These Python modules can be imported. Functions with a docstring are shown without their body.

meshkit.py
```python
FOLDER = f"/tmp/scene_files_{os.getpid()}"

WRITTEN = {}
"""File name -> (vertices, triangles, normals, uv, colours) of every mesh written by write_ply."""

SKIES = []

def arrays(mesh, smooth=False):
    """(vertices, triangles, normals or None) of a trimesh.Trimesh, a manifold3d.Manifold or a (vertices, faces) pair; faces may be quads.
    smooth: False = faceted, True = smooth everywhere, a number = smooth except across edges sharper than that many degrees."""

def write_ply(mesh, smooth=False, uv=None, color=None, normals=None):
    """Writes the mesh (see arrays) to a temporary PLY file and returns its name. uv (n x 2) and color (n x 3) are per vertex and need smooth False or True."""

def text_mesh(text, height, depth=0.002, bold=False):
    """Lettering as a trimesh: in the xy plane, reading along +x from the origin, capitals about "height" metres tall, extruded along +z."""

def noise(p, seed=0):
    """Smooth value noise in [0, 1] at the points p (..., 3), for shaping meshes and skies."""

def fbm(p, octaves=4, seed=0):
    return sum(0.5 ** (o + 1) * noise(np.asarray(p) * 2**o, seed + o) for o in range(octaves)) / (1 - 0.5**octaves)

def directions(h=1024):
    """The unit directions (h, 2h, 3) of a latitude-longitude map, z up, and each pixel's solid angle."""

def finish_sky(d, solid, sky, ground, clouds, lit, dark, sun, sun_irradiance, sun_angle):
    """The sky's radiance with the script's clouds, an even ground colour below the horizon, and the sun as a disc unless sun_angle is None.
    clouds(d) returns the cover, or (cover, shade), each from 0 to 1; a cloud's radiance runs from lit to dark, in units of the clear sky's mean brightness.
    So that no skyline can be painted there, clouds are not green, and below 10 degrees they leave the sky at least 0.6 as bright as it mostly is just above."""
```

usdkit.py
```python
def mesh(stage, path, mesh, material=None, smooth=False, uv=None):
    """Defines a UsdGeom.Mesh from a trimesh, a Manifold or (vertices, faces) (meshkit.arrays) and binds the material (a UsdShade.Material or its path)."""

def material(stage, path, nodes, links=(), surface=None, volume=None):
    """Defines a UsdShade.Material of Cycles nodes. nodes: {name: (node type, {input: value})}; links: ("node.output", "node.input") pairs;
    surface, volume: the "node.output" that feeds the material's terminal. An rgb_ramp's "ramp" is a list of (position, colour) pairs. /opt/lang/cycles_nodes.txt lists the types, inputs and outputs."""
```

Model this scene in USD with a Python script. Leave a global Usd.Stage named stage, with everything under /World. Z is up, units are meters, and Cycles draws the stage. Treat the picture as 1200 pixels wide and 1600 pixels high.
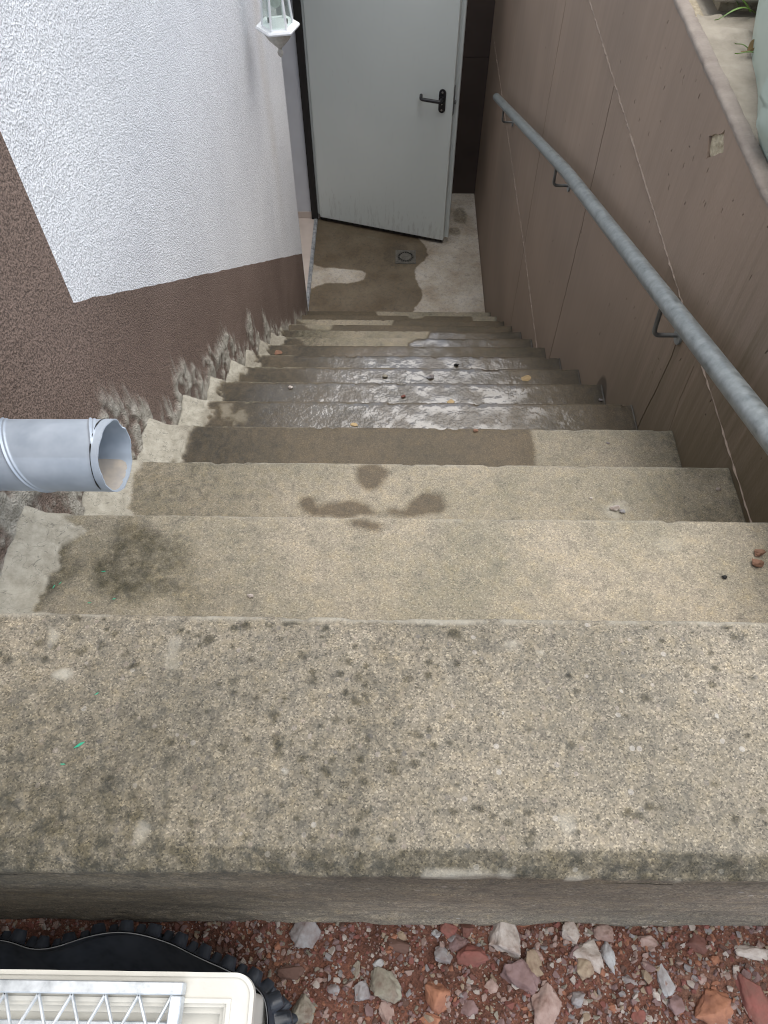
import math, random
import numpy as np, trimesh, usdkit, meshkit
import manifold3d as m3
from shapely.geometry import Polygon, LineString, Point, box as sbox
from shapely import affinity, union_all
from pxr import Usd, UsdGeom, UsdLux, UsdShade, Sdf, Gf, Vt

stage = Usd.Stage.CreateInMemory()
UsdGeom.SetStageUpAxis(stage, UsdGeom.Tokens.z)
UsdGeom.SetStageMetersPerUnit(stage, 1.0)
UsdGeom.Xform.Define(stage, '/World')
stage.SetDefaultPrim(stage.GetPrimAtPath('/World'))
UsdGeom.Scope.Define(stage, '/World/Looks')
T = Sdf.ValueTypeNames

# ------------------------------------------------------------------ camera, sky, light
EXPOSURE = 1.66
SKY_STRENGTH = 0.085
SUN_INTENSITY = 0.40
SUN_DIR = np.array([0.16, 0.10, 0.98]); SUN_DIR /= np.linalg.norm(SUN_DIR)      # towards the sun behind the cloud

cam = UsdGeom.Camera.Define(stage, '/World/camera')
CR = np.array([0.99992, 0.012631, -0.000454]); CU = np.array([-0.010171, 0.825435, 0.564406]); CF = np.array([-0.007504, 0.564356, -0.825497])
CAM = np.array([0.0, 0.0, 0.7811])
M = Gf.Matrix4d(*CR, 0, *CU, 0, *(-CF), 0, *CAM, 1)
cam.AddTransformOp().Set(M)
cam.CreateHorizontalApertureAttr(24.0); cam.CreateVerticalApertureAttr(32.0)
cam.CreateFocalLengthAttr(24.0 * 1186.03 / 1200.0)
cam.CreateClippingRangeAttr(Gf.Vec2f(0.02, 500))
cam.CreateExposureAttr(EXPOSURE)

sun_el = math.asin(SUN_DIR[2]); sun_rot = math.atan2(SUN_DIR[0], SUN_DIR[1])
sky_mat = usdkit.material(stage, '/World/Looks/overcast_sky', {
    'sky': ('sky_texture', {'sky_type': 'single_scattering', 'sun_disc': False, 'sun_elevation': sun_el, 'sun_rotation': sun_rot}),
    'pale': ('hsv', {'saturation': 0.48, 'value': 1.05, 'fac': 1.0, 'hue': 0.5}),
    'tc': ('texture_coordinate', {}),
    'n': ('noise_texture', {'scale': 2.2, 'detail': 5.0, 'roughness': 0.55}),
    'r': ('rgb_ramp', {'ramp': [(0.3, (0.82, 0.84, 0.88)), (0.7, (1.22, 1.2, 1.17))]}),
    'm': ('mix_color', {'blend_type': 'multiply', 'fac': 1.0, 'use_clamp': False}),
    'bg': ('background_shader', {'strength': SKY_STRENGTH})},
    [('sky.color', 'pale.color'), ('tc.generated', 'n.vector'), ('n.fac', 'r.fac'), ('pale.color', 'm.a'), ('r.color', 'm.b'), ('m.result', 'bg.color')],
    surface='bg.background')
dome = UsdLux.DomeLight.Define(stage, '/World/sky')
UsdShade.MaterialBindingAPI.Apply(dome.GetPrim()).Bind(sky_mat)
dome.GetPrim().SetCustomDataByKey('kind', 'structure')
dome.GetPrim().SetCustomDataByKey('label', 'pale overcast sky above the stairwell')

sun = UsdLux.DistantLight.Define(stage, '/World/sun')
sun.CreateNormalizeAttr(True) if hasattr(sun, 'CreateNormalizeAttr') else None
sun.CreateIntensityAttr(SUN_INTENSITY); sun.CreateAngleAttr(80.0); sun.CreateColorAttr(Gf.Vec3f(1.0, 0.95, 0.87))
zz = SUN_DIR; xx = np.cross([0, 1, 0], zz); xx /= np.linalg.norm(xx); yy = np.cross(zz, xx)
sun.AddTransformOp().Set(Gf.Matrix4d(*xx, 0, *yy, 0, *zz, 0, 0, 0, 30, 1))

# ------------------------------------------------------------------ helpers
names = {}
def path_for(name, parent):
    base = parent.GetPath().pathString if parent is not None else '/World'
    k = (base, name); n = names.get(k, 0); names[k] = n + 1
    return f'{base}/{name}' if n == 0 else f'{base}/{name}_{n:03d}'
def meta(prim, label=None, category=None, group=None, kind=None):
    for k, v in (('label', label), ('category', category), ('group', group), ('kind', kind)):
        if v: prim.SetCustomDataByKey(k, v)
    return prim
def thing(name, label, category, loc=(0, 0, 0), rotz=0.0, group=None):
    x = UsdGeom.Xform.Define(stage, path_for(name, None))
    x.AddTranslateOp().Set(Gf.Vec3d(*map(float, loc)))
    if rotz: x.AddRotateZOp().Set(float(rotz))
    return meta(x.GetPrim(), label, category, group)
def obj(name, mesh, mat, parent=None, smooth=False, primvars=None, **kw):
    m = usdkit.mesh(stage, path_for(name, parent), mesh, mat, smooth=smooth)
    for k, v in (primvars or {}).items():
        UsdGeom.PrimvarsAPI(m).CreatePrimvar(k, T.Color3fArray, 'vertex').Set(Vt.Vec3fArray.FromNumpy(np.asarray(v, np.float32)))
    return meta(m.GetPrim(), **kw)
def box(x0, x1, y0, y1, z0, z1, bevel=0.0):
    c = [(x0 + x1) / 2, (y0 + y1) / 2, (z0 + z1) / 2]; e = [x1 - x0, y1 - y0, z1 - z0]
    if bevel:
        pts = []
        for sx in (-1, 1):
            for sy in (-1, 1):
                for sz in (-1, 1):
                    h = [e[0] / 2, e[1] / 2, e[2] / 2]
                    for a in range(3):
                        q = [h[0] - bevel, h[1] - bevel, h[2] - bevel]; q[a] = h[a]
                        pts.append([c[0] + sx * q[0], c[1] + sy * q[1], c[2] + sz * q[2]])
        return trimesh.convex.convex_hull(np.array(pts))
    m = trimesh.creation.box(extents=e); m.apply_translation(c); return m
def cat(ms): return trimesh.util.concatenate(ms)
def tube(pts, r, n=16, closed_caps=True):
    pts = np.asarray(pts, float); r = np.broadcast_to(np.asarray(r, float), (len(pts),))
    tang = np.gradient(pts, axis=0); tang /= np.linalg.norm(tang, axis=1)[:, None]
    up = np.array([0, 0, 1.0]) if abs(tang[0][2]) < 0.9 else np.array([1.0, 0, 0])
    a = np.cross(tang[0], up); a /= np.linalg.norm(a); V = []
    for p, t_, rr in zip(pts, tang, r):
        a = a - t_ * (a @ t_); a /= np.linalg.norm(a); b = np.cross(t_, a)
        ang = np.linspace(0, 2 * np.pi, n, endpoint=False)
        V.append(p + rr * (np.cos(ang)[:, None] * a + np.sin(ang)[:, None] * b))
    V = np.concatenate(V); F = []
    for i in range(len(pts) - 1):
        for j in range(n):
            k = (j + 1) % n
            F += [[i * n + j, (i + 1) * n + j, (i + 1) * n + k], [i * n + j, (i + 1) * n + k, i * n + k]]
    if closed_caps:
        V = np.vstack([V, pts[0], pts[-1]]); c0, c1 = len(V) - 2, len(V) - 1; l = (len(pts) - 1) * n
        for j in range(n):
            k = (j + 1) % n; F += [[c0, j, k], [c1, l + k, l + j]]
    m = trimesh.Trimesh(V, F, process=False); m.fix_normals(); return m
def arc_path(pts, r, n=7):
    pts = [np.asarray(p, float) for p in pts]; out = [pts[0]]
    for a, b, c in zip(pts[:-2], pts[1:-1], pts[2:]):
        u, v = (a - b) / np.linalg.norm(a - b), (c - b) / np.linalg.norm(c - b)
        p, q = b + u * r, b + v * r
        for s in np.linspace(0, 1, n): out.append((1 - s) ** 2 * p + 2 * s * (1 - s) * b + s ** 2 * q)
    out.append(pts[-1]); return np.array(out)
def extrude(poly, h):
    ms = [trimesh.creation.extrude_polygon(g, h, engine='earcut') for g in getattr(poly, 'geoms', [poly]) if g.area > 1e-9]
    return cat(ms)
def grid_faces(nu, nv):
    i = np.arange(nu * nv).reshape(nu, nv); q = np.stack([i[:-1, :-1], i[1:, :-1], i[1:, 1:], i[:-1, 1:]], -1)
    odd = (np.add.outer(np.arange(nu - 1), np.arange(nv - 1)) % 2 == 1); q[odd] = np.roll(q[odd], 1, axis=-1)      # alternate the diagonals
    return q.reshape(-1, 4)
def inside(poly, x, y):
    p = np.asarray(poly, float); r = np.zeros(np.shape(x), bool); j = len(p) - 1
    for i in range(len(p)):
        c = ((p[i, 1] > y) != (p[j, 1] > y)) & (x < (p[j, 0] - p[i, 0]) * (y - p[i, 1]) / (p[j, 1] - p[i, 1] + 1e-12) + p[i, 0])
        r ^= c; j = i
    return r
def fb(x, y, z, s, seed=0, o=3):
    return meshkit.fbm(np.stack(np.broadcast_arrays(x, y, z), -1) * s + 50.0, o, seed)
sstep = lambda a, b, v: (lambda q: q * q * (3 - 2 * q))(np.clip((np.asarray(v) - a) / (b - a), 0, 1))

# ------------------------------------------------------------------ materials
def mat(name, nodes, links, surface): return usdkit.material(stage, '/World/Looks/' + name, nodes, links, surface=surface)
def simple(name, c1, c2, scale=20, rough=(0.5, 0.6), metal=0.0, bump=0.0, bscale=200, bdist=0.001, spec=0.5, coat=0.0, detail=4, stretch=(1, 1, 1)):
    n = {'g': ('texture_coordinate', {}), 'mp': ('mapping', {'scale': stretch}), 'n': ('noise_texture', {'scale': scale, 'detail': detail, 'roughness': 0.6}),
         'r': ('rgb_ramp', {'ramp': [(0.32, c1), (0.68, c2)]}), 'rr': ('map_range', {'from_min': 0.3, 'from_max': 0.7, 'to_min': rough[0], 'to_max': rough[1]}),
         'p': ('principled_bsdf', {'metallic': metal, 'specular_ior_level': spec, 'coat_weight': coat})}
    l = [('g.object', 'mp.vector'), ('mp.vector', 'n.vector'), ('n.fac', 'r.fac'), ('r.color', 'p.base_color'), ('n.fac', 'rr.value'), ('rr.result', 'p.roughness')]
    if bump:
        n['b'] = ('noise_texture', {'scale': bscale, 'detail': 3.0}); n['bb'] = ('bump', {'strength': bump, 'distance': bdist})
        l += [('mp.vector', 'b.vector'), ('b.fac', 'bb.height'), ('bb.normal', 'p.normal')]
    return mat(name, n, l, 'p.BSDF')

def concrete(name, ca, cb, speck=0.35, spot=0.5, lich=(0.07, 0.07, 0.06), rough=0.85, agg=True, bumpd=0.0016, base_spot=0.22):
    """weathered concrete; vertex colour 'mask' = (wet, mortar, dirt)"""
    n = {'g': ('geometry', {}), 'mk': ('attribute', {'attribute': 'mask'}), 'sp': ('separate_color', {}),
         'n1': ('noise_texture', {'scale': 5.0, 'detail': 5.0, 'roughness': 0.6}), 'c1': ('rgb_ramp', {'ramp': [(0.34, ca), (0.66, cb)]}),
         'n2': ('voronoi_texture', {'scale': 640.0, 'randomness': 1.0}), 'n2s': ('separate_color', {}),
         'c2': ('rgb_ramp', {'ramp': [(0.0, (1 - speck,) * 3), (0.22, (1 - speck * 0.35,) * 3), (0.55, (1, 1, 1)), (0.82, (1 + speck * 0.3, 1 + speck * 0.27, 1 + speck * 0.22)), (1.0, (1 + speck * 1.3,) * 3)]}),
         'm1': ('mix_color', {'blend_type': 'multiply', 'fac': 1.0, 'use_clamp': False}),
         'n3': ('noise_texture', {'scale': 52.0, 'detail': 7.0, 'roughness': 0.74}), 's3': ('map_range', {'from_min': 0.505, 'from_max': 0.60, 'to_max': 1.0, 'clamp': True}),
         'dk': ('math', {'math_type': 'multiply_add', 'value2': 0.80, 'value3': base_spot}), 's3b': ('math', {'math_type': 'multiply'}), 's3c': ('math', {'math_type': 'multiply', 'value2': spot, 'use_clamp': True}),
         'm2': ('mix_color', {'blend_type': 'mix', 'b': lich, 'use_clamp': False}),
         'n4': ('noise_texture', {'scale': 60.0, 'detail': 4.0, 'roughness': 0.7}), 'd4': ('math', {'math_type': 'multiply'}), 'd4b': ('math', {'math_type': 'multiply', 'value2': 1.65, 'use_clamp': True}),
         'md': ('mix_color', {'blend_type': 'multiply', 'fac': 1.0, 'b': (0.27, 0.265, 0.215), 'use_clamp': False}), 'mm': ('mix_color', {'blend_type': 'mix', 'use_clamp': False}),
         'gn': ('rgb_ramp', {'ramp': [(0.34, (0.24, 0.223, 0.178)), (0.64, (0.365, 0.345, 0.288))]}), 'm3': ('mix_color', {'blend_type': 'mix', 'use_clamp': False}),
         'w0': ('rgb_ramp', {'ramp': [(0.0, (1, 1, 1)), (0.5, (0.37, 0.32, 0.25)), (1.0, (0.25, 0.21, 0.155))]}), 'm4': ('mix_color', {'blend_type': 'multiply', 'fac': 1.0, 'use_clamp': False}),
         'n5': ('noise_texture', {'scale': 16.0, 'detail': 3.0}), 'ro': ('mix_float', {'a': rough, 'b': 0.45, 'use_clamp': True}),
         'cw': ('map_range', {'from_min': 0.62, 'from_max': 1.0, 'to_min': 0.0, 'to_max': 1.0, 'clamp': True}), 'ct': ('map_range', {'from_min': 0.42, 'from_max': 0.56, 'to_min': 0.4, 'to_max': 1.0, 'clamp': True}), 'cm': ('math', {'math_type': 'multiply'}),
         'wn': ('noise_texture', {'scale': 125.0, 'detail': 1.5, 'roughness': 0.5}), 'ws': ('map_range', {'from_min': 0.46, 'from_max': 0.60, 'to_min': 1.0, 'to_max': 0.22, 'clamp': True}), 'wb': ('bump', {'strength': 1.0, 'distance': 0.0018}),
         'n6': ('noise_texture', {'scale': 34.0, 'detail': 3.0, 'roughness': 0.55, 'distortion': 1.2}), 'sc': ('math', {'math_type': 'compare', 'value2': 0.5, 'value3': 0.008}), 'sg': ('math', {'math_type': 'multiply'}), 'sh': ('math', {'math_type': 'multiply', 'value2': 0.55}), 'ms': ('mix_color', {'blend_type': 'mix', 'b': (0.10, 0.095, 0.08), 'use_clamp': False}),
         'n7': ('noise_texture', {'scale': 46.0, 'detail': 7.0, 'roughness': 0.75}), 'c7': ('rgb_ramp', {'ramp': [(0.30, (0.62, 0.62, 0.64)), (0.47, (1.0, 1.0, 1.0)), (0.62, (1.08, 1.05, 0.98)), (0.74, (1.3, 1.22, 1.02))]}), 'm7': ('mix_color', {'blend_type': 'multiply', 'fac': 1.0, 'use_clamp': False}),
         'bn': ('noise_texture', {'scale': 240.0, 'detail': 4.0, 'roughness': 0.65}), 'b1': ('bump', {'strength': 0.75, 'distance': bumpd}),
         'p': ('principled_bsdf', {'specular_ior_level': 0.5, 'coat_roughness': 0.03, 'coat_ior': 1.85})}
    l = [('mk.color', 'sp.color')] + [('g.position', f'{k}.vector') for k in ('n1', 'n2', 'n3', 'n4', 'n5', 'n6', 'n7', 'wn', 'bn')] + [
        ('n1.fac', 'c1.fac'), ('n2.color', 'n2s.color'), ('n2s.r', 'c2.fac'), ('c1.color', 'm1.a'), ('c2.color', 'm1.b'),
        ('n3.fac', 's3.value'), ('sp.b', 'dk.value1'), ('s3.result', 's3b.value1'), ('dk.value', 's3b.value2'), ('s3b.value', 's3c.value1'), ('s3c.value', 'm2.fac'),
        ('sp.b', 'd4.value1'), ('n4.fac', 'd4.value2'), ('d4.value', 'd4b.value1'), ('d4b.value', 'mm.fac'), ('mm.result', 'm3.a'), ('n3.fac', 'gn.fac'), ('gn.color', 'm3.b'), ('sp.g', 'm3.fac'),
        ('m3.result', 'ms.a'), ('sp.r', 'w0.fac'), ('w0.color', 'm4.b'), ('m4.result', 'p.base_color'),
        ('sp.r', 'ro.fac'), ('ro.result', 'p.roughness'), ('sp.r', 'cw.value'), ('n5.fac', 'ct.value'), ('cw.result', 'cm.value1'), ('ct.result', 'cm.value2'), ('cm.value', 'p.coat_weight'), ('n5.fac', 'ws.value'), ('ws.result', 'wb.strength'), ('wn.fac', 'wb.height'), ('wb.normal', 'p.coat_normal'),
        ('n6.fac', 'sc.value1'), ('sc.value', 'sg.value1'), ('sp.g', 'sg.value2'), ('sg.value', 'sh.value1'), ('sh.value', 'ms.fac'), ('ms.result', 'm4.a'), ('m1.result', 'm7.a'), ('n7.fac', 'c7.fac'), ('c7.color', 'm7.b'), ('bn.fac', 'b1.height'), ('b1.normal', 'p.normal')]
    if agg:      # exposed pebbles of the mix
        n.update({'v': ('voronoi_texture', {'scale': 115.0, 'randomness': 1.0}), 'vs': ('separate_color', {}), 'vk': ('math', {'math_type': 'greater_than', 'value2': 0.78}),
                  'vd': ('math', {'math_type': 'less_than', 'value2': 0.33}), 'vm': ('math', {'math_type': 'multiply'}), 'vf': ('math', {'math_type': 'multiply', 'value2': 0.38}),
                  'vc': ('rgb_ramp', {'ramp': [(0.0, (0.10, 0.10, 0.11)), (0.35, (0.26, 0.22, 0.18)), (0.6, (0.42, 0.36, 0.26)), (0.8, (0.30, 0.24, 0.21)), (1.0, (0.6, 0.58, 0.54))]}), 'ma': ('mix_color', {'blend_type': 'mix', 'use_clamp': False})})
        l += [('g.position', 'v.vector'), ('v.color', 'vs.color'), ('vs.r', 'vk.value1'), ('v.distance', 'vd.value1'), ('vk.value', 'vm.value1'), ('vd.value', 'vm.value2'), ('vm.value', 'vf.value1'), ('vs.g', 'vc.fac'),
              ('vf.value', 'ma.fac'), ('m7.result', 'ma.a'), ('vc.color', 'ma.b'), ('ma.result', 'm2.a')]
    else: l += [('m7.result', 'm2.a')]
    l += [('m2.result', 'mm.a'), ('m2.result', 'md.a'), ('md.result', 'mm.b')]
    return mat(name, n, l, 'p.BSDF')

CONC_TOP = concrete('concrete_top', (0.170, 0.152, 0.118), (0.275, 0.241, 0.187), speck=0.58, spot=0.55, base_spot=0.4)
CONC = concrete('concrete_tread', (0.200, 0.182, 0.136), (0.298, 0.260, 0.200), speck=0.40, spot=0.45, agg=False)
CONC_LOW = concrete('concrete_landing', (0.36, 0.305, 0.24), (0.55, 0.515, 0.465), speck=0.18, spot=0.3, agg=False, bumpd=0.0008)

def render_mat(name, c1, c2, crev_shade, streak=None, mortar=True, rough=0.95):
    """rough trowelled render; mask = (mortar smear, rust streak, dirt)"""
    n = {'g': ('geometry', {}), 'mk': ('attribute', {'attribute': 'mask'}), 'sp': ('separate_color', {}),
         'n1': ('noise_texture', {'scale': 3.0, 'detail': 4.0}), 'c1': ('rgb_ramp', {'ramp': [(0.35, c1), (0.65, c2)]}),
         'n2': ('noise_texture', {'scale': 270.0, 'detail': 1.0, 'roughness': 0.5}), 'c2': ('rgb_ramp', {'ramp': [(0.36, (crev_shade,) * 3), (0.55, (1, 1, 1)), (0.75, (1.12,) * 3)]}),  # hollows of the bump noise darkened: relief shade painted into the colour
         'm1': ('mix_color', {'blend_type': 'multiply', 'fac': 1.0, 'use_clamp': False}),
         'n3': ('noise_texture', {'scale': 40.0, 'detail': 5.0, 'roughness': 0.7}), 'gn': ('rgb_ramp', {'ramp': [(0.34, (0.24, 0.222, 0.185)), (0.62, (0.40, 0.38, 0.33))]}),
         'm2': ('mix_color', {'blend_type': 'mix', 'use_clamp': False}), 'm3': ('mix_color', {'blend_type': 'mix', 'b': (0.42, 0.34, 0.22), 'use_clamp': False}),
         'm4': ('mix_color', {'blend_type': 'mix', 'b': (0.10, 0.095, 0.075), 'use_clamp': False}),
         'bb': ('bump', {'strength': 1.0, 'distance': 0.0052}), 'p': ('principled_bsdf', {'roughness': rough, 'specular_ior_level': 0.3})}
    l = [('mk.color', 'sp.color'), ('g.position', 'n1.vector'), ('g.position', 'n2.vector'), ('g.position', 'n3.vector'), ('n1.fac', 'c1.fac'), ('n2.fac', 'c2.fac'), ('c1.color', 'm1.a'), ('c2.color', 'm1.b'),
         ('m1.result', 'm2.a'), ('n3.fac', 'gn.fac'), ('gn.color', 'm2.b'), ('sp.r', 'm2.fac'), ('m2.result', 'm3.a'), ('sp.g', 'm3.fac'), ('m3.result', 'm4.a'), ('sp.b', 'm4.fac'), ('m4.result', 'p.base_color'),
         ('n2.fac', 'bb.height'), ('bb.normal', 'p.normal')]
    return mat(name, n, l, 'p.BSDF')
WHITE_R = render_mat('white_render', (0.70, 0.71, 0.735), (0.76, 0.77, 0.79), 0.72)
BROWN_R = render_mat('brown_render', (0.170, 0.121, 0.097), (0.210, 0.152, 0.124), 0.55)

def wall_paint(name, c1, c2, dirt=True):
    """painted board-marked concrete with vertical streaks; moss and damp near the steps"""
    n = {'g': ('geometry', {}), 'mp': ('mapping', {'scale': (1.0, 38.0, 1.6)}), 'n1': ('noise_texture', {'scale': 1.0, 'detail': 6.0, 'roughness': 0.68}), 'c1': ('rgb_ramp', {'ramp': [(0.3, c1), (0.7, c2)]}),
         'n2': ('noise_texture', {'scale': 1.6, 'detail': 4.0}), 'c2': ('rgb_ramp', {'ramp': [(0.3, (0.86, 0.86, 0.86)), (0.7, (1.12, 1.1, 1.08))]}), 'm1': ('mix_color', {'blend_type': 'multiply', 'fac': 1.0, 'use_clamp': False}),
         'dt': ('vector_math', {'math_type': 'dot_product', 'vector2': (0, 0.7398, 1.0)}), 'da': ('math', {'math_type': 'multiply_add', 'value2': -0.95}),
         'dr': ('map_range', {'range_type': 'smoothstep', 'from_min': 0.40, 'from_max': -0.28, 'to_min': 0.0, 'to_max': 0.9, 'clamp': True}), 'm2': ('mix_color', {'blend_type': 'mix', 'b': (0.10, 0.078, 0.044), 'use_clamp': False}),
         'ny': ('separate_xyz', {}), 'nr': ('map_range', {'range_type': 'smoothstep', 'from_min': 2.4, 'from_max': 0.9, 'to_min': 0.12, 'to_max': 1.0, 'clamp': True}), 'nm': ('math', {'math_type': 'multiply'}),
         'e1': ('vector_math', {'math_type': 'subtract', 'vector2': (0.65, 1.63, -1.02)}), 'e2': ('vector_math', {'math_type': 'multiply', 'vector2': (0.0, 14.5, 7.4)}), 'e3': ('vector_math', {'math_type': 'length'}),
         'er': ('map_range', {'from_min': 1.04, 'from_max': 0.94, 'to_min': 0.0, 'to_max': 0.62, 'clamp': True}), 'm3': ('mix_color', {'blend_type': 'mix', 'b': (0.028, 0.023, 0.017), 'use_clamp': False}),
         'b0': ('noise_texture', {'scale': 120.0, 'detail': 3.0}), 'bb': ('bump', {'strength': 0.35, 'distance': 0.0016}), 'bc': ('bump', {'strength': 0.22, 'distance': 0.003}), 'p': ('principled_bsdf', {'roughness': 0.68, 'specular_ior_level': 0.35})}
    l = [('g.position', 'mp.vector'), ('mp.vector', 'n1.vector'), ('n1.fac', 'c1.fac'), ('g.position', 'n2.vector'), ('n2.fac', 'c2.fac'), ('c1.color', 'm1.a'), ('c2.color', 'm1.b'),
         ('g.position', 'b0.vector'), ('b0.fac', 'bb.height'), ('n1.fac', 'bc.height'), ('bb.normal', 'bc.normal'), ('bc.normal', 'p.normal')]
    if dirt:
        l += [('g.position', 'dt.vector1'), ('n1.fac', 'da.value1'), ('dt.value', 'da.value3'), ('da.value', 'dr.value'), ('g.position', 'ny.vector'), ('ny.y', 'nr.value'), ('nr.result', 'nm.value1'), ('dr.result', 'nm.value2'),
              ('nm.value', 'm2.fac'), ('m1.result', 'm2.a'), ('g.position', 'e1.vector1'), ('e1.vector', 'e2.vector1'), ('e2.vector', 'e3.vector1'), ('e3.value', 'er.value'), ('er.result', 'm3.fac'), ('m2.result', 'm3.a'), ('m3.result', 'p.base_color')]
    else: l += [('m1.result', 'p.base_color')]
    return mat(name, n, l, 'p.BSDF')
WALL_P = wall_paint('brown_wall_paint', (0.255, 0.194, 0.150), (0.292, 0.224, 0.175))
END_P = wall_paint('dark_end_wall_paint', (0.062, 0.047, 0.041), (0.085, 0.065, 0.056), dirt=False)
RIDGE_M = simple('ridge_paint', (0.21, 0.163, 0.128), (0.27, 0.212, 0.168), 60, (0.6, 0.75))
RAW = simple('raw_concrete', (0.24, 0.20, 0.135), (0.44, 0.38, 0.28), 60, (0.85, 0.95), bump=0.9, bscale=150, bdist=0.004)
LEDGE_M = simple('ledge_concrete', (0.25, 0.22, 0.175), (0.38, 0.34, 0.28), 14, (0.85, 0.95), bump=0.6, bscale=220, bdist=0.002, detail=8)
BAND_M = simple('band_paint', (0.20, 0.165, 0.14), (0.29, 0.25, 0.215), 18, (0.7, 0.85), bump=0.6, bscale=160, bdist=0.002, detail=7)
DOOR_M = simple('door_paint', (0.47, 0.505, 0.50), (0.51, 0.545, 0.535), 1.5, (0.36, 0.46), bump=0.08, bscale=30, bdist=0.001)
DOOR_M = mat('door_paint_worn', {'g': ('geometry', {}), 'n1': ('noise_texture', {'scale': 1.4, 'detail': 4.0}), 'c1': ('rgb_ramp', {'ramp': [(0.3, (0.65, 0.70, 0.675)), (0.7, (0.71, 0.755, 0.725))]}),
    'mp': ('mapping', {'scale': (14.0, 14.0, 3.0)}), 'n2': ('noise_texture', {'scale': 3.0, 'detail': 7.0, 'roughness': 0.72}), 'sp': ('separate_xyz', {}), 'zr': ('map_range', {'range_type': 'smoothstep', 'from_min': -2.74, 'from_max': -2.30, 'to_min': 0.16, 'to_max': 0.0, 'clamp': True}),
    'ad': ('math', {'math_type': 'add'}), 'th': ('map_range', {'from_min': 0.64, 'from_max': 0.95, 'to_min': 0.0, 'to_max': 0.55, 'clamp': True}), 'm': ('mix_color', {'blend_type': 'mix', 'b': (0.20, 0.185, 0.155), 'use_clamp': False}),
    'rr': ('map_range', {'from_min': 0.3, 'from_max': 0.7, 'to_min': 0.28, 'to_max': 0.50}), 'b0': ('noise_texture', {'scale': 5.0, 'detail': 2.0}), 'bb': ('bump', {'strength': 0.12, 'distance': 0.012}), 'p': ('principled_bsdf', {})},
    [('g.position', 'n1.vector'), ('n1.fac', 'c1.fac'), ('g.position', 'mp.vector'), ('mp.vector', 'n2.vector'), ('g.position', 'sp.vector'), ('sp.z', 'zr.value'), ('n2.fac', 'ad.value1'), ('zr.result', 'ad.value2'), ('ad.value', 'th.value'), ('th.result', 'm.fac'), ('c1.color', 'm.a'), ('m.result', 'p.base_color'),
     ('n2.fac', 'rr.value'), ('rr.result', 'p.roughness'), ('g.position', 'b0.vector'), ('b0.fac', 'bb.height'), ('bb.normal', 'p.normal')], 'p.BSDF')
DOOR_E = simple('door_edge_paint', (0.56, 0.60, 0.585), (0.62, 0.66, 0.64), 5, (0.4, 0.5))
BLACKP = simple('black_plastic', (0.012, 0.012, 0.014), (0.02, 0.02, 0.022), 30, (0.3, 0.42))
SEAL = simple('black_frame', (0.008, 0.007, 0.007), (0.014, 0.012, 0.012), 30, (0.5, 0.7))
STEEL = simple('bare_steel', (0.5, 0.5, 0.5), (0.62, 0.62, 0.62), 60, (0.3, 0.45), metal=1.0)
ZINC = simple('zinc_pipe', (0.31, 0.36, 0.42), (0.41, 0.46, 0.52), 22, (0.42, 0.56), metal=0.35, detail=6, bump=0.12, bscale=70)
GALV = simple('galvanised_rail', (0.17, 0.19, 0.193), (0.31, 0.335, 0.335), 48, (0.34, 0.56), metal=0.5, detail=9, bump=0.2, bscale=140)
GALV_L = simple('galvanised_frame', (0.40, 0.43, 0.45), (0.62, 0.65, 0.67), 60, (0.3, 0.5), metal=0.6, detail=6)
DKSTEEL = simple('dark_bracket_steel', (0.11, 0.115, 0.115), (0.20, 0.205, 0.20), 40, (0.35, 0.5), metal=0.5)
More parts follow.
